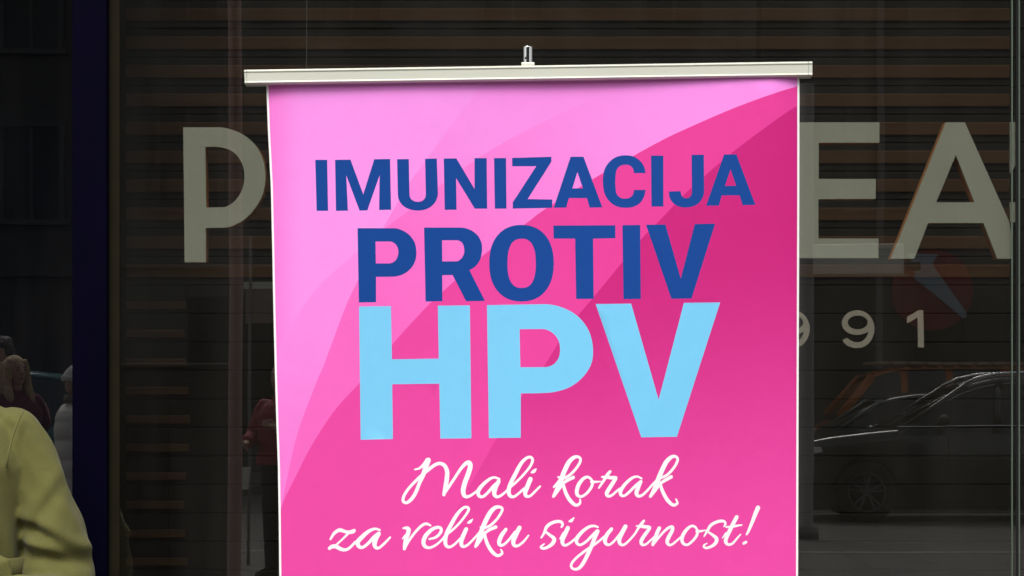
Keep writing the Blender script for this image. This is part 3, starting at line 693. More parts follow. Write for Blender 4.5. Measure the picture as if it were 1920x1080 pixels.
def person(loc, rz, lab, hgt=1.68, arms=None, coat=None, coatmat=None, low=.85, hair=None, hat=None, puffy=False, trousers='trouser', slim=1):
    k = hgt/1.70
    root = empty('person', loc, rz, label=lab, cat='person'); root.scale = (k, k, k)
    arms = arms or {}
    b = MB()
    b.tube([(0,.005,.86),(0,.005,.95),(0,0,1.05),(0,-.005,1.18),(0,0,1.30),(0,.008,1.385),(0,.012,1.42)],
           [(.10,.15),(.105,.165),(.085,.13),(.095,.145),(.10,.165),(.07,.12),(.05,.06)], 16)
    b.tube([(0,.014,1.38),(0,.006,1.44),(0,-.004,1.50)], [.06,.052,.054], 12)
    b.ball((0, -.005, 1.60), (.073, .092, .105)); b.tube([(0,-.03,1.60),(0,-.035,1.54),(0,-.055,1.497)], [(.055,.062),(.05,.055),(.028,.028)], 12)
    b.tube([(0,-.092,1.612),(0,-.108,1.588),(0,-.102,1.574)], [.008,.013,.012], 8)
    for s in (-1, 1):
        b.ball((s*.030, -.082, 1.607), (.013, .010, .009), 8, 6); b.ball((s*.075, .005, 1.592), (.010, .018, .030), 8, 6)
        b.tube([(s*.085,.005,.90),(s*.095,0,.70),(s*.09,.002,.49),(s*.092,.02,.33),(s*.09,.03,.10),(s*.09,.03,.06)], [.088,.072,.052,.053,.036,.034], 12)
        b.tube([(s*.09,.05,.04),(s*.095,-.03,.04),(s*.10,-.12,.028),(s*.10,-.16,.022)], [.034,.038,.036,.022], 10)
        sh = Vector((s*.165, .01, 1.362)); e, wr = [Vector(q) for q in arms.get(s, ((s*.235, .03, 1.10), (s*.235, -.05, .86)))]
        b.tube([sh-Vector((s*.06, 0, -.01)), sh, sh.lerp(e, .5), e, e.lerp(wr, .5), wr], [.042*slim,.046*slim,.041*slim,.036*slim,.032,.024], 12)
        hand(b, wr, wr-e, s)
    b.ball((0, -.093, 1.548), (.024, .008, .008), 8, 6)
    body = rem(b.build('body', M['skin'], root, True), .0065, 3)
    for s in (-1, 1):
        MB().ball((s*.030, -.0865, 1.609), (.012, .007, .006), 10, 6).build('eye', M['eye'], root, True)
        MB().tube([(s*.016, -.090, 1.626), (s*.030, -.089, 1.631), (s*.046, -.078, 1.625)], .003, 6).build('eyebrow', M['brownhair'], root, True)
    MB().tube([(-.022, -.092, 1.549), (0, -.101, 1.550), (.022, -.092, 1.549)], [.002, .006, .002], 8).build('lips', M['lips'], root, True)
    t = MB(); t.tube([(0,.005,.84),(0,.005,.93),(0,0,1.04)], [(.115,.16),(.12,.178),(.10,.15)], 16)
    for s in (-1, 1): t.tube([(s*.085,.005,.90),(s*.098,0,.70),(s*.095,.002,.49),(s*.095,.02,.30),(s*.093,.03,.075)], [.100,.086,.068,.066,.062], 14)
    rem(t.build('trousers', M[trousers], root, True), .012, 4)
    for s in (-1, 1):
        sm = MB(); sm.tube([(s*.09,.075,.045),(s*.095,.03,.05),(s*.10,-.07,.042),(s*.10,-.15,.032),(s*.10,-.185,.028)], [(.044,.038),(.05,.045),(.044,.044),(.032,.042),(.018,.025)], 12)
        sm.box((s*.095-.04, -.18, 0), (s*.095+.04, .10, .014)); rem(sm.build('shoe', M['shoe'], root, True), .008, 3)
    c = MB()
    if coat is None:
        zz = np.linspace(low, 1.41, 40); pts = []; rr = []
        for z in zz:
            f = (z-low)/(1.41-low); wd_ = np.interp(z, [low, 1.0, 1.12, 1.30, 1.38, 1.41], [.235, .215, .20, .215, .165, .09]); dp = np.interp(z, [low, 1.12, 1.30, 1.38, 1.41], [.165, .145, .15, .11, .075])
            if puffy: q = abs(math.sin(math.pi*(z-low)/.165))**.5*.022; wd_ += q; dp += q
            pts.append((0, .004, z)); rr.append((dp, wd_))
        c.tube(pts, rr, 24)
        for s in (-1, 1):
            sh = Vector((s*.165, .01, 1.365)); e, wr = [Vector(q) for q in arms.get(s, ((s*.235, .03, 1.10), (s*.235, -.05, .86)))]
            P_ = []; R_ = []
            for i in range(25):
                f = i/24; p = sh.lerp(e, f*2) if f < .5 else e.lerp(wr, f*2-1); ra = .076-.024*f
                if puffy: ra += .014*abs(math.sin(math.pi*f*4))**.5
                P_.append(p); R_.append(ra)
            c.tube([sh-Vector((s*.07, 0, -.0))]+P_, [.06]+R_, 14)
        c.tube([(0,.01,1.40),(0,.006,1.455)], [(.075,.085),(.07,.078)], 16)
        rem(c.build('coat', coatmat, root, True), .010, 5)
    h = MB()
    if hair == 'long':
        h.ball((0, .012, 1.615), (.090, .100, .108)); h.tube([(0,.055,1.62),(0,.072,1.50),(0,.082,1.38),(0,.085,1.27)], [(.06,.09),(.05,.10),(.035,.11),(.012,.07)], 14)
        for s in (-1, 1): h.tube([(s*.045,-.02,1.68),(s*.076,-.025,1.61),(s*.085,-.025,1.50),(s*.088,-.06,1.40),(s*.085,-.09,1.29)], [.04,.034,.036,.036,.010], 10); h.tube([(s*.06,.03,1.66),(s*.085,.03,1.55),(s*.10,.02,1.42),(s*.115,-.0,1.33)], [.04,.045,.045,.01], 10)
    elif hair == 'curly':
        for q in range(46):
            a = random.uniform(0, 2*math.pi); e_ = random.uniform(-.25, 1.4); rr_ = (.095, .11, .115)
            p = (rr_[0]*math.cos(e_)*math.cos(a), .03+rr_[1]*math.cos(e_)*math.sin(a), 1.62+rr_[2]*math.sin(e_))
            if p[1] < -.03 and p[2] < 1.68: continue
            h.ball(p, random.uniform(.028, .042), 8, 6)
        h.ball((0, .03, 1.62), (.088, .095, .1))
    elif hair == 'short':
        h.ball((0, .018, 1.622), (.086, .098, .105)); h.tube([(0,.05,1.60),(0,.07,1.50),(0,.07,1.44)], [(.05,.075),(.04,.08),(.03,.06)], 12)
    if hair:
        # leave the face free: pull the hair shell behind the brow
        hv = []
        for v in h.v:
            x, y, z = v
            if z < 1.655 and abs(x) < .066: y = max(y, -.052)
            hv.append((x, y, z))
        h.v = hv
        o = rem(h.build('hair', M['blond'] if hair == 'long' else M['brownhair'], root, True), .007, 2)
    if hat:
        g = MB(); g.tube([(0,.005,1.635),(0,.003,1.66),(0,.003,1.685),(0,.008,1.72),(0,.015,1.75),(0,.02,1.765)], [(.106,.096),(.108,.098),(.100,.090),(.085,.076),(.05,.045),(.015,.015)], 22)
        g.tube([(0,.005,1.630),(0,.005,1.636),(0,.005,1.672),(0,.005,1.678)], [(.108,.098),(.114,.104),(.114,.104),(.106,.096)], 22)
        g.build('knit_hat', M['whiteknit'], root, True)
        s_ = MB(); s_.tube([(0,.01,1.43),(0,.005,1.47),(0,.0,1.505)], [(.088,.088),(.094,.094),(.082,.084)], 16); s_.build('scarf', mat('tan_scarf', (.2, .165, .12), .9), root, True)
    return root

# the person in the yellow-green coat, beside the banner. The coat is modelled from its own folds
CD = 5.05
def cp(px, py, dy=0): return P(px, py, CD, dy)
c0 = Vector((gx(-128, CD), CD, 0))
arms = {1: ((.246, .0, 1.055), (.19, -.25, 1.045)), -1: ((-.27, .03, 1.10), (-.235, -.12, .90))}
gp = person(c0, 0, 'person in a yellow-green wool coat with tied belt standing at the left edge', 1.70, arms, coat='own', hair='short', trousers='trouser', slim=.72)
cw = MB()
# torso of the coat, front half slightly forward
def loc3(p): return (p.x-c0.x, p.y-c0.y, p.z)
zz = np.linspace(.42, 1.435, 90)
for_pts = []; rr = []
for z in zz:
    wd_ = np.interp(z, [.42, .80, 1.06, 1.10, 1.30, 1.385, 1.42, 1.435], [.27, .235, .178, .180, .205, .165, .105, .080])
    dp = np.interp(z, [.42, .80, 1.06, 1.10, 1.30, 1.385, 1.42, 1.435], [.20, .175, .135, .138, .148, .115, .085, .070])
    for_pts.append((0, .0, z)); rr.append((dp, wd_))
n = 64; vs = []
for (x, y, z), (dp, wd_) in zip(for_pts, rr):
    for k in range(n):
        a = 2*math.pi*k/n; sx, sy = math.cos(a), math.sin(a)
        fold = .006*math.sin(a*9+z*3)*max(0, (1.06-z)/.5)+.004*math.sin(a*13+z*17)*math.exp(-((z-1.10)/.06)**2)+.005*math.sin(a*5+z*26)*math.exp(-((z-1.17)/.09)**2)
        vs.append((sx*(wd_+fold), sy*(dp+fold), z))
cw.add(vs, [(i*n+k, i*n+(k+1) % n, (i+1)*n+(k+1) % n, (i+1)*n+k) for i in range(len(zz)-1) for k in range(n)]+[tuple(range(n-1, -1, -1)), tuple(range((len(zz)-1)*n, len(zz)*n))])
# sleeves: centre line and half width read off the photograph on the visible arm, mirrored for the other
rows = [(802, -34, 26), (794, 0, 31), (794, 20, 33), (799, 33, 37), (826, 45, 43), (871, 61, 48), (910, 73, 52), (947, 83, 56), (991, 98, 60), (1027, 102, 64), (1081, 109, 68), (1120, 108, 68)]
ce = []; ra = []
for y, cx_, hw in rows:
    p = cp(cx_, y); ce.append(Vector(loc3(p))); ra.append(hw*K*CD)
fore = [ce[-1]+Vector((-.012, -.07, -.012)), ce[-1]+Vector((-.03, -.15, .0)), ce[-1]+Vector((-.05, -.22, .01))]
def sleeve(mirror):
    pts = ce+fore; rad = ra+[.066, .058, .055]
    # resample
    q = np.array([list(p)+[r_] for p, r_ in zip(pts, rad)]); L = np.r_[0, np.cumsum(np.linalg.norm(np.diff(q[:, :3], axis=0), axis=1))]
    tt_ = np.linspace(0, L[-1], 110); Q = np.stack([np.interp(tt_, L, q[:, i]) for i in range(4)], 1)
    for _ in range(3): Q[1:-1] = (Q[:-2]+2*Q[1:-1]+Q[2:])/4
    n = 56; vs = []
    for i in range(len(Q)):
        t = Q[min(i+1, len(Q)-1), :3]-Q[max(i-1, 0), :3]; t /= np.linalg.norm(t); T = Vector(t)
        u = Vector((1, 0, 0)); u = (u-T*u.dot(T)).normalized(); v = T.cross(u)
        x, y, z, r_ = Q[i]
        for k in range(n):
            a = 2*math.pi*k/n; d = u*math.cos(a)+v*math.sin(a)
            f = 0
            front = max(0, -d.y*.8+.25)
            xin = x+d.x*r_
            # two deep folds above the bend of the elbow, running a little downhill to the inside
            for zf, am, wd_ in ((1.158-.05*d.x, .016, .014), (1.118-.02*d.x, .020, .015), (1.205+.05*d.x, .006, .016)):
                f -= am*math.exp(-((z-zf)/wd_)**2)*front
                f += am*.55*math.exp(-((z-zf-.026)/(wd_*1.1))**2)*front
            f += .003*math.sin(a*3+z*30)+.0016*math.sin(a*7-z*55)
            if mirror: f *= .6
            p = Vector((x, y, z))+d*(r_+f)*1.0
            if i < 8: p.y *= 1.0
            vs.append((-p.x if mirror else p.x, p.y, p.z))
    fs = [(i*n+k, i*n+(k+1) % n, (i+1)*n+(k+1) % n, (i+1)*n+k) for i in range(len(Q)-1) for k in range(n)]+[tuple(range(n-1, -1, -1)), tuple(range((len(Q)-1)*n, len(Q)*n))]
    if mirror: fs = [f[::-1] for f in fs]
    cw.add(vs, fs)
sleeve(False); sleeve(True)
rem(cw.build('coat', M['coat'], gp, True), .0045, 5, .5)
# armhole seam: a thin raised welt down the front of the shoulder
seam = [cp(53, 771, -.052), cp(47, 785, -.062), cp(41, 805, -.072), cp(36, 828, -.082), cp(32, 850, -.088), cp(29, 876, -.092)]
sm_ = MB().tube([loc3(p) for p in seam], .0022, 8); sm_.build('shoulder_seam', M['coat'], gp, True)
# belt, knot and hanging loop
bl_ = MB(); n = 64; vs = []
for z, o_ in ((1.075, .004), (1.078, .010), (1.116, .010), (1.119, .004)):
    for k in range(n): a = 2*math.pi*k/n; vs.append((math.cos(a)*(.186+o_), math.sin(a)*(.144+o_), z))
bl_.add(vs, [(i*n+k, i*n+(k+1) % n, (i+1)*n+(k+1) % n, (i+1)*n+k) for i in range(3) for k in range(n)])
bl_.build('belt', M['coat'], gp, True)
lp = MB(); lp.tube([loc3(cp(8, 1060, -.10)), loc3(cp(18, 1040, -.13)), loc3(cp(30, 1046, -.14)), loc3(cp(34, 1075, -.135)), loc3(cp(28, 1110, -.13)), loc3(cp(12, 1120, -.13))], [(.007, .014), (.008, .016), (.008, .018), (.008, .018), (.008, .018), (.007, .014)], 12)
rem(lp.build('belt_loop', M['coat'], gp, True), .004, 3)
cl = MB(); cl.tube([(0,.01,1.41),(0,.008,1.44),(0,.01,1.465)], [(.082,.095),(.080,.088),(.086,.094)], 24, cap=False); cl.build('collar', M['coat'], gp, True)

PZ = -.0  # paved ground
def mirrored(px, d, *a, g=GR, **k): return person((RX(px, d), RY(d, g), 0 if RY(d, g) > KERB else -.12), *a, **k)
mirrored(28, 18.8, math.pi-.75, 'blond woman in a wine red coat mirrored in the left window pane', 1.70,
         arms={-1: ((-.30, .10, 1.20), (-.42, .30, 1.31)), 1: ((.24, .03, 1.10), (.2, -.12, .90))}, coatmat=M['darkred'], hair='long', low=.8)
mirrored(138, 20.6, math.pi-2.1, 'person in a white quilted coat and white knitted hat mirrored beside the navy post', 1.60,
         coatmat=M['whitepuff'], hair=None, hat=True, puffy=True, low=.62)
mirrored(2, 24.5, math.pi+.3, 'curly haired person in a dark coat mirrored behind the blond woman', 1.92, coatmat=M['darkcoat'], hair='curly')
mirrored(528, 19.5, math.pi+.5, 'person in a red jacket mirrored in the window left of the banner', 1.66,
         arms={-1: ((-.26, -.05, 1.12), (-.14, -.26, 1.2)), 1: ((.255, -.03, 1.12), (.18, -.23, 1.08))}, coatmat=M['red'], hair='short', low=.9, g=GL)

# ------------------------------------------------------------ vehicles across the street
def wheel(par, x, y, r, side, dark=False):
    t = MB(); prof = [(-.10, .66), (-.11, .80), (-.105, .94), (-.08, 1.0), (.08, 1.0), (.105, .94), (.11, .80), (.10, .66)]
    n = 40; vs = []
    for k in range(n):
        a = 2*math.pi*k/n
        for (yy, q) in prof: vs.append((math.cos(a)*r*q, yy, math.sin(a)*r*q))
    m_ = len(prof)
    t.add(vs, [(k*m_+i, k*m_+(i+1) % m_, ((k+1) % n)*m_+(i+1) % m_, ((k+1) % n)*m_+i) for k in range(n) for i in range(m_)])
    o = t.build('wheel', M['tyre'], par, True); o.location = (x, y, r)
    rm = MB(); R = r*.66
    rm.tube([(0, -.09*side, 0), (0, .035*side, 0)], R, 36); g = MB()
    n = 40; vs = []
    for k in range(n):
        a = 2*math.pi*k/n
        for yy, q in ((.05*side, .90), (.095*side, .92), (.095*side, 1.0), (.05*side, 1.0)): vs.append((math.cos(a)*R*q, yy, math.sin(a)*R*q))
    g.add(vs, [(k*4+i, k*4+(i+1) % 4, ((k+1) % n)*4+(i+1) % 4, ((k+1) % n)*4+i) for k in range(n) for i in range(4)])
    for k in range(5):
        for d in (-.2, .2):
            a = 2*math.pi*k/5+.3; p0 = (math.cos(a+d*.5)*R*.12, .07*side, math.sin(a+d*.5)*R*.12); p1 = (math.cos(a+d)*R*.94, .085*side, math.sin(a+d)*R*.94)
            g.tube([p0, p1], [.015, .010], 6)
    g.tube([(0, .04*side, 0), (0, .095*side, 0)], R*.2, 16)
    rm.build('brake_backing', M['plastic'], o, True); g.build('rim', M['rim'], o)
def car(name, loc, lab, cat, paint, L, W_, prof_body, roof, glassp, pillars, belt, wr, wx, extras='', hood=.0, trim=True):
    """prof_body: side outline of the lower body; roof: outline of roof skin; x runs from the nose backwards"""
    root = empty(name, loc, 0, label=lab, cat=cat)
    hw = W_/2
    # lower body: lofted from nose to tail with rounded plan and shoulders
    st = np.linspace(0, L, 44); b = MB(); rings = []
    tx = [p[0] for p in prof_body]; tz = [p[1] for p in prof_body]
    for x in st:
        e = min(x, L-x); pl = hw*(1-.16*math.exp(-e/.22)-.02*math.exp(-e/.8)); top = float(np.interp(x, tx, tz))
        lo = .24+.06*math.exp(-e/.2)
        arch = 0
        for a in wx:
            d_ = abs(x-a)
            if d_ < wr*1.12: arch = max(arch, wr+math.sqrt((wr*1.12)**2-d_*d_))
        lo2 = max(lo, arch)
        sh = min(belt, top-.01)
        rings.append([(x, pl*.90, lo2 if lo2 < sh-.06 else sh-.06), (x, pl*.985, max(lo2+.02, .42)), (x, pl, max(lo2+.03, .62)), (x, pl*.985, max(sh-.12, lo2+.04)), (x, pl*.955, sh-.02), (x, pl*.90, sh+.01), (x, pl*.6, top), (x, 0, top+.012)])
    n = 15; vs = []
    for r_ in rings: vs += r_+[(x, -y, z) for x, y, z in r_[-2::-1]]
    fs = [(i*n+k, (i+1)*n+k, (i+1)*n+k+1, i*n+k+1) for i in range(len(rings)-1) for k in range(n-1)]
    fs += [tuple(range(n)), tuple(range(len(rings)*n-1, (len(rings)-1)*n-1, -1))]
    b.add(vs, fs); bo = b.build('body', paint, root, True)
    ms = bo.modifiers.new('sub', 'SUBSURF'); ms.levels = 1; ms.render_levels = 1
    # underside and arches in black plastic
    u = MB().box((.15, -hw*.84, .2), (L-.15, hw*.84, min(.62, belt-.3))); u.build('underbody', M['plastic'], root)
    # greenhouse of glass with tumblehome
    g = MB(); zb, zt = belt-.02, max(p[1] for p in glassp)
    def wid(z): return hw*(.93-.20*(z-belt)/(zt-belt+.01))
    pl = glassp; m_ = len(pl); vs = [(x, wid(z), z) for x, z in pl]+[(x, -wid(z), z) for x, z in pl]
    g.add(vs, [tuple(range(m_)), tuple(range(2*m_-1, m_-1, -1))]+[(i, m_+i, m_+(i+1) % m_, (i+1) % m_) for i in range(m_)])
    g.build('window_glass', M['carglass'], root)
    # roof skin
    rf = MB(); m_ = len(roof); rs = []
    for x, z in roof: rs += [(x, wid(z-.03)+.012, z-.045), (x, wid(z)-.02, z-.008), (x, wid(z)*.6, z+.012), (x, 0, z+.02), (x, -wid(z)*.6, z+.012), (x, -wid(z)+.02, z-.008), (x, -wid(z-.03)-.012, z-.045)]
    rf.add(rs, [(i*7+k, (i+1)*7+k, (i+1)*7+k+1, i*7+k+1) for i in range(m_-1) for k in range(6)])
    ro = rf.build('roof', paint, root, True); so_ = ro.modifiers.new('t', 'SOLIDIFY'); so_.thickness = .02
    for (x0, z0), (x1, z1), wdt in pillars:
        for s in (-1, 1):
            pm = MB(); pm.tube([(x0, s*(wid(z0)+.004), z0), ((x0+x1)/2, s*(wid((z0+z1)/2)+.006), (z0+z1)/2+ (.0)), (x1, s*(wid(z1)+.004), z1)], [(.016, wdt/2)]*3, 8)
            pm.build('pillar', paint, root, True)
    for x in wx:
        for s in (-1, 1): wheel(root, x, s*(hw-.11), wr, s)
    for s in (-1, 1):
        if trim:
            tr_ = [p for p in glassp if p[1] <= belt+.06]; xs = sorted(p[0] for p in glassp)
            MB().tube([(xs[0]+.05, s*(hw*.945), belt+.012), ((xs[0]+xs[-1])/2, s*(hw*.955), belt+.03), (xs[-1]-.15, s*(hw*.94), belt+.045)], .009, 6).build('window_trim', M['chrome'], root, True)
            q = [pillars[0][0], ((pillars[0][0][0]+roof[0][0])/2, (pillars[0][0][1]+roof[0][1])/2+.05)]+[p for p in roof]
            MB().tube([(x, s*(wid(z)+.012), z-.055) for x, z in q], .008, 6).build('roof_trim', M['chrome'], root, True)
            MB().tube([(x, s*(wid(z)-.06), z+.05+(.02 if 0 < i < len(roof)-1 else 0)) for i, (x, z) in enumerate(roof)], .021, 8).build('roof_rail', M['chrome'], root, True)
        hl = MB(); xh = .10; hz = float(np.interp(.15, tx, tz))-.17
        hl.add([(.02, s*hw*.52, hz), (.12, s*hw*.90, hz+.005), (.42, s*hw*.985, hz+.06), (.40, s*hw*.985, hz+.12), (.14, s*hw*.90, hz+.115), (.05, s*hw*.52, hz+.10),
                (.10, s*hw*.50, hz), (.18, s*hw*.84, hz), (.42, s*hw*.93, hz+.06), (.40, s*hw*.93, hz+.12), (.20, s*hw*.84, hz+.11), (.12, s*hw*.50, hz+.1)],
               [(0,1,4,5),(1,2,3,4),(6,7,10,11)[::-1],(7,8,9,10)[::-1],(5,4,10,11),(4,3,9,10),(0,1,7,6),(1,2,8,7),(2,3,9,8),(0,5,11,6)])
        hl.build('headlight', M['lamp'], root)
        mm = MB(); mx_ = [p[0] for p in glassp]; x0 = min(mx_)+.62
        mm.tube([(x0, s*(hw*.93), belt+.05), (x0-.02, s*(hw+.04), belt+.08), (x0-.02, s*(hw+.06), belt+.09)], .02, 8)
        mm.ball((x0-.02, s*(hw+.10), belt+.10), (.075, .11, .07), 12, 8); mm.build('wing_mirror', paint if paint != M['blackpaint'] else M['plastic'], root, True)
        for xx in (x0+.05, x0+1.12, x0+2.05):
            if xx < L-.6: MB().box((xx, s*(hw*.999), .36), (xx+.008, s*(hw*.999+.006), belt-.12)).build('door_gap', M['gap'], root)
        for xx in (x0+.85, x0+1.85):
            if xx < L-.7: MB().tube([(xx, s*(hw+.012), belt-.16), (xx+.17, s*(hw+.012), belt-.155)], .012, 8).build('door_handle', paint, root)
    MB().box((-.015, -hw*.45, .42), (.05, hw*.45, .68)).build('grille', M['plastic'], root, bevel=.02)
    return root
ROADZ = -.125
def rcar(px, d): return (RX(px, d), RY(d), ROADZ)
# the ground a car stands on is the road, so its outline starts a kerb's height lower
suv_glass = [(1.28, 1.05), (2.20, 1.60), (2.6, 1.69), (3.5, 1.70), (4.15, 1.62), (4.5, 1.12), (4.4, 1.03), (1.28, 1.02)]
suv_roof = [(2.12, 1.585), (2.35, 1.66), (2.6, 1.71), (3.2, 1.735), (3.8, 1.71), (4.3, 1.62)]
suv_body = [(0, .82), (.12, .93), (.5, 1.01), (1.0, 1.07), (1.4, 1.11), (1.5, 1.10), (4.3, 1.14), (4.55, 1.12), (4.66, .95), (4.7, .9)]
D1 = 30.5; c = rcar(1479, D1)
suv_ = car('suv', (c[0], c[1], ROADZ), 'black SUV with chrome roof rail parked across the street mirrored in the window', 'car', M['blackpaint'], 4.7, 1.9,
    suv_body, suv_roof, suv_glass, [((1.36, 1.10), (2.2, 1.64), .07), ((2.55, 1.06), (2.62, 1.68), .10), ((3.55, 1.06), (3.60, 1.68), .10)], 1.12, .355, [.96, 3.74])
suv_.scale = (1.0, 1.02, 1.005)
suv_.location.y -= .97   # its near side stands D1 away along the mirrored sight line
hb_glass = [(.95, .93), (1.75, 1.42), (2.2, 1.50), (3.0, 1.49), (3.6, 1.40), (3.95, .98), (3.9, .90), (.95, .90)]
hb_roof = [(1.70, 1.42), (1.9, 1.48), (2.2, 1.53), (2.8, 1.54), (3.3, 1.49), (3.7, 1.38)]
hb_body = [(0, .70), (.12, .80), (.5, .88), (1.0, .95), (1.2, .98), (3.8, 1.0), (4.05, .96), (4.15, .8), (4.2, .75)]
c = rcar(1405, 34.6)
car('hatchback', c, 'dark grey hatchback parked behind the black SUV mirrored in the window', 'car', M['greypaint'], 4.2, 1.75,
    hb_body, hb_roof, hb_glass, [((1.02, .96), (1.75, 1.45), .07), ((2.2, .95), (2.25, 1.49), .1), ((3.1, .95), (3.15, 1.48), .1)], .95, .31, [.8, 3.4], trim=False)
vn_glass = [(.75, 1.15), (1.35, 1.80), (1.8, 1.92), (3.2, 1.94), (4.4, 1.88), (4.55, 1.2), (4.5, 1.1), (.75, 1.12)]
vn_roof = [(1.30, 1.80), (1.5, 1.88), (1.8, 1.95), (2.6, 1.98), (3.6, 1.97), (4.5, 1.88)]
vn_body = [(0, .85), (.12, 1.0), (.5, 1.12), (.9, 1.18), (1.0, 1.16), (4.4, 1.18), (4.6, 1.1), (4.65, .8)]
c = rcar(1528, 41)
sf = lambda l: [(x-.5, z) for x, z in l]
vo_ = car('minivan', c, 'orange minivan with roof rack parked behind the dark cars mirrored in the window', 'van', M['orangepaint'], 4.15, 1.85,
    [(0, .85), (.1, 1.0), (.3, 1.12), (.42, 1.17), (3.9, 1.18), (4.1, 1.1), (4.15, .8)], sf(vn_roof), sf(vn_glass), [((.29, 1.17), (.85, 1.81), .15), ((1.37, 1.16), (1.35, 1.9), .12), ((2.07, 1.16), (2.07, 1.94), .13), ((3.0, 1.16), (3.0, 1.93), .16)], 1.14, .33, [.62, 3.2], trim=False)
for i in range(11):
    MB().box((.9+.27*i, -.8, 2.0), (.9+.27*i+.2, .8, 2.05)).build('roof_rack_slat', mat('rack', (.42, .28, .17), .7) if i == 0 else bpy.data.materials['rack'], vo_, bevel=.01)
c = (RX(-440, 36), RY(36, GR), ROADZ)
car('minivan', c, 'teal minivan parked across the street mirrored in the left window pane', 'van', M['tealpaint'], 4.65, 1.85,
    vn_body, [(x, z-.12) for x, z in vn_roof], [(x, z-.12 if z > 1.3 else z) for x, z in vn_glass], [((.82, 1.2), (1.35, 1.74), .12), ((2.25, 1.16), (2.3, 1.82), .16), ((3.5, 1.16), (3.5, 1.81), .16)], 1.14, .33, [.8, 3.7], trim=False)

# ------------------------------------------------------------ street furniture mirrored in the glass
def pole_thing(name, x, y, h, r, m, lab, cat, z0=0):
    root = empty(name, (x, y, z0), label=lab, cat=cat)
    MB().tube([(0,0,0),(0,0,.12),(0,0,.121),(0,0,h)], [r*(1.7 if r > .03 else 1.05), r*(1.6 if r > .03 else 1.02), r, r*.92], 16).build('post', m, root, True)
    return root
d = 14.0
lp_ = pole_thing('lamp_post', RX(441, d), RY(d), 4.3, .040, M['polered'], 'slim maroon lamp post mirrored in the window between the P and the banner', 'lamp post')
MB().tube([(0,0,4.3),(0,0,4.36),(0,0,4.62),(0,0,4.70)], [.05, .12, .17, .03], 8).build('lantern', M['white'], lp_)
d = 27.0
tp = pole_thing('traffic_pole', RX(1513, d), RY(d), 4.9, .085, M['polegrey'], 'grey street pole carrying a white board mirrored beside the banner', 'pole', -.12)
bz = H+(HOR-488)*K*d+.12
brd = MB().box((.06, .09, bz-.16), (RX(1692, d)-RX(1513, d), .13, bz+.16)); bo_ = brd.build('white_board', M['white'], tp, bevel=.012)
MB().box((.06, .085, bz-.185), (RX(1700, d)-RX(1513, d), .14, bz-.163)).build('board_edge', M['chrome'], tp)
for q in (.30, .62): MB().tube([(q, .09, bz-.10), (q, .082, bz-.10)], .014, 8).build('bolt', M['plastic'], tp)
MB().box((RX(1692, d)-RX(1513, d)+.01, .07, bz-.12), (RX(1722, d)-RX(1513, d), .15, bz-.03)).build('end_bracket', M['plastic'], tp, bevel=.01)
d = 21
wp = pole_thing('sign_post', RX(468, d), RY(d), H+(HOR-440)*K*d, .014, M['polegrey'], 'thin grey post with a grey panel mirrored left of the banner', 'post')
z_ = H+(HOR-533)*K*d; MB().box((-.06, -.02, z_-.03), (.8, .0, z_+.03)).build('cross_bar', M['white'], wp)
MB().box((-.04, -.02, z_-.33), (.8, .0, z_-.032)).build('grey_panel', mat('panel_grey', (.26, .20, .19), .7), wp)
# pale paper bag hanging from the hand of the person in red
hp = Vector((RX(528, 19.5), RY(19.5), 0))+Matrix.Rotation(math.pi+.5, 3, 'Z') @ Vector((.17, -.31, 1.06))
bg_ = empty('paper_bag', (hp.x, hp.y, hp.z-.36), label='small pale paper bag held by the person in the red jacket', cat='bag')
m_ = MB(); w0, w1 = .06, .078
m_.add([(-w0, -.05, 0), (w0, -.05, 0), (w0, .05, 0), (-w0, .05, 0), (-w1, -.03, .17), (w1, -.03, .165), (w1, .03, .165), (-w1, .03, .17)],
       [(3,2,1,0), (4,5,6,7), (0,1,5,4), (1,2,6,5), (2,3,7,6), (3,0,4,7)])
m_.build('bag_body', M['white'], bg_, bevel=.004)
for y in (-.028, .028): MB().tube([(-.03, y, .165), (-.012, y*.6, .27), (0, y*.2, .36), (.012, y*.6, .27), (.03, y, .165)], .004, 6).build('bag_handle', M['darkred'], bg_, True)
# added box, keeps bright paving out of the mirrored view
d = 16.0
cb = empty('reflection_blocker', (RX(325, d), RY(d), 0), label='added dark cabinet mirrored low in the window under the letter P', cat='street cabinet')
hw_ = 110*K*d
MB().box((-hw_, -.25, .06), (hw_, .25, 1.60)).build('blocker_body', M['blocker'], cb, bevel=.012)
MB().box((-hw_-.02, -.27, 1.601), (hw_+.02, .27, 1.63)).build('blocker_top', M['blocker'], cb, bevel=.008)
MB().box((-hw_+.02, -.23, 0), (hw_-.02, .23, .059)).build('plinth', M['wframe'], cb)
for x0, x1 in ((-hw_+.03, -.005), (.005, hw_-.03)):
    dr_ = MB().box((x0, .2505, .12), (x1, .262, 1.54)).build('blocker_door', M['blocker'], cb, bevel=.004)
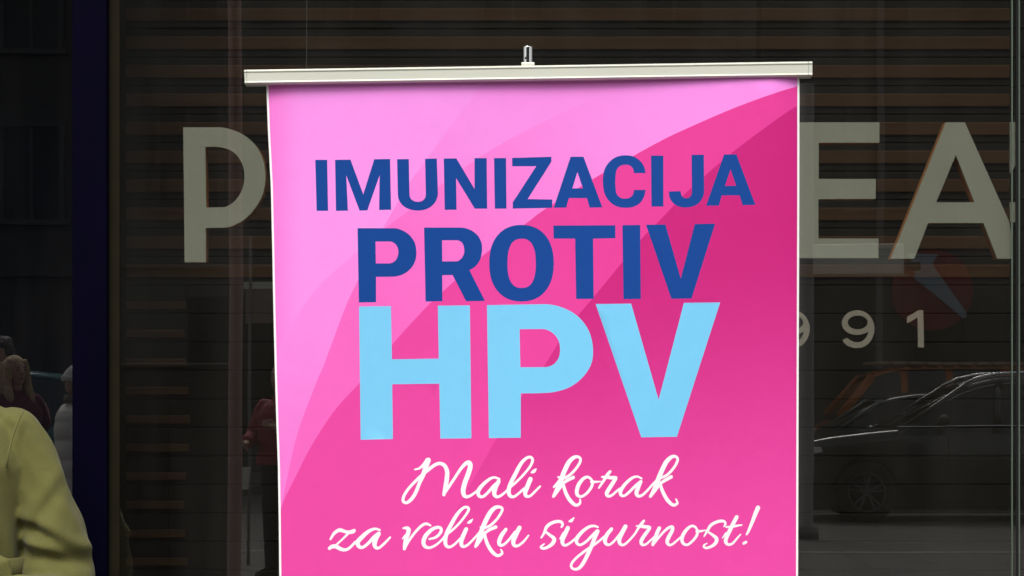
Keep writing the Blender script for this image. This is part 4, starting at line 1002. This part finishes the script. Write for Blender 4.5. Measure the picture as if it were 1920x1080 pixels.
# bicycle behind the pole
d = 32
bk = empty('bicycle', (RX(1556, d), RY(d)-.2, ROADZ), label='dark bicycle leaning upright by the grey pole mirrored in the window', cat='bicycle')
for x in (-.5, .5):
    t = MB(); n = 32
    t.tube([(x+.33*math.cos(2*math.pi*k/n), 0, .35+.33*math.sin(2*math.pi*k/n)) for k in range(n+1)], .017, 6, cap=False)
    t.build('wheel', M['tyre'], bk, True)
fr = MB()
for a, b in (((-.5,0,.35),(-.1,0,.33)), ((-.1,0,.33),(-.22,0,.85)), ((-.5,0,.35),(-.2,0,.78)), ((-.2,0,.78),(.33,0,.82)), ((-.1,0,.33),(.35,0,.75)), ((.30,0,.92),(.5,0,.35))): fr.tube([a, b], .017, 8)
fr.build('frame', M['polegrey'], bk)
MB().tube([(.36, .26, 1.02), (.28, .22, 1.06), (.27, 0, .98), (.28, -.22, 1.06), (.36, -.26, 1.02)], .013, 8).build('handlebar', M['chrome'], bk, True)
MB().tube([(-.36, 0, .92), (-.24, 0, .93), (-.10, 0, .91)], [(.02, .07), (.03, .06), (.015, .025)], 10).build('saddle', M['plastic'], bk, True)

# ------------------------------------------------------------ buildings across the street
def building(x0, x1, y, h, m, lab, cols, floors, z0=0):
    xc_ = (x0+x1)/2
    root = empty('town_building', (xc_, y, 0), label=lab, cat='building')
    w_ = x1-x0
    MB().box((-w_/2, -10, 0), (w_/2, 0, h)).build('wall', m, root)
    MB().box((-w_/2-.15, -10.2, h), (w_/2+.15, .35, h+.35)).build('cornice', m, root)
    MB().box((-w_/2, 0, 3.7), (w_/2, .14, 3.95)).build('string_course', m, root)
    proto = None
    for f in range(floors):
        for c in range(cols):
            cx_ = -w_/2+w_*(c+.5)/cols; z = 4.8+f*3.3
            if proto is None:
                fm = MB()
                for q in (((-.62, .0, 0), (-.52, .06, 1.9)), ((.52, .0, 0), (.62, .06, 1.9)), ((-.52, .0, 1.8), (.52, .06, 1.9)), ((-.70, .0, -.1), (.70, .14, -.001)), ((-.03, .0, 0), (.03, .05, 1.8))): fm.box(*q)
                fme = fm.build('window', M['wframe'], root); pne = MB().box((-.52, .002, 0), (.52, .02, 1.8)).build('pane', M['wpane'], fme)
                fme.location = (cx_, .002, z); proto = (fme, pne)
            else:
                a = proto[0].copy(); COL.objects.link(a); a.parent = root; a.location = (cx_, .002, z)
                b = proto[1].copy(); COL.objects.link(b); b.parent = a
    for c in range(max(2, cols//2)):
        cx_ = -w_/2+w_*(c+.5)/max(2, cols//2)
        MB().box((cx_-1.5, .0, .5), (cx_+1.5, .05, 3.2)).build('shop_window', M['wpane'], root, bevel=.02)
    return root
building(-30, -7.4, -34.6, 13.5, M['facade'], 'dark town building mirrored faintly in the left window pane', 6, 3)
building(-7.3, 4.4, -34.6, 15, M['facade2'], 'grey town building across the street mirrored behind the banner', 4, 3)
bb = building(4.5, 30, -34.6, 14, M['facade'], 'dark town building with the round red sign mirrored in the right of the window', 6, 3)
# round red sign with a pale arrow
d = 2*GL+34.25
rs_ = empty('round_sign', (RX(1750, d), RY(d), H+(HOR-545)*K*d), label='round red sign with a pale blue arrow mirrored under the letter A', cat='sign')
R_ = 76*K*d
o = MB(); o.tube([(0, -.16, 0), (0, 0, 0)], R_, 64); o.build('disc', M['signred'], rs_)
f = lambda p: ((1640+p[0]/5.4-1750)*K*d, (545-(440+p[1]/5.4))*K*d)
ar = [f(p) for p in [(330,205),(645,205),(585,290),(600,335),(930,790),(930,840),(890,855),(830,800),(400,450),(400,330)]]
mb = MB(); mb.prism([(x, z) for x, z in ar][::-1], .002, .04); mb.build('arrow', M['signarrow'], rs_)
MB().box((-.05, -.36, -.05), (.05, -.16, .05)).build('bracket', M['wframe'], rs_)
d = 2*GL+34.4
tag(MB().tube([(RX(1650, d), RY(d), 0), (RX(1650, d), RY(d), 13)], .07, 10).build('drainpipe', M['polegrey']), 'grey vertical drainpipe on the dark building mirrored between the numerals', 'pipe')
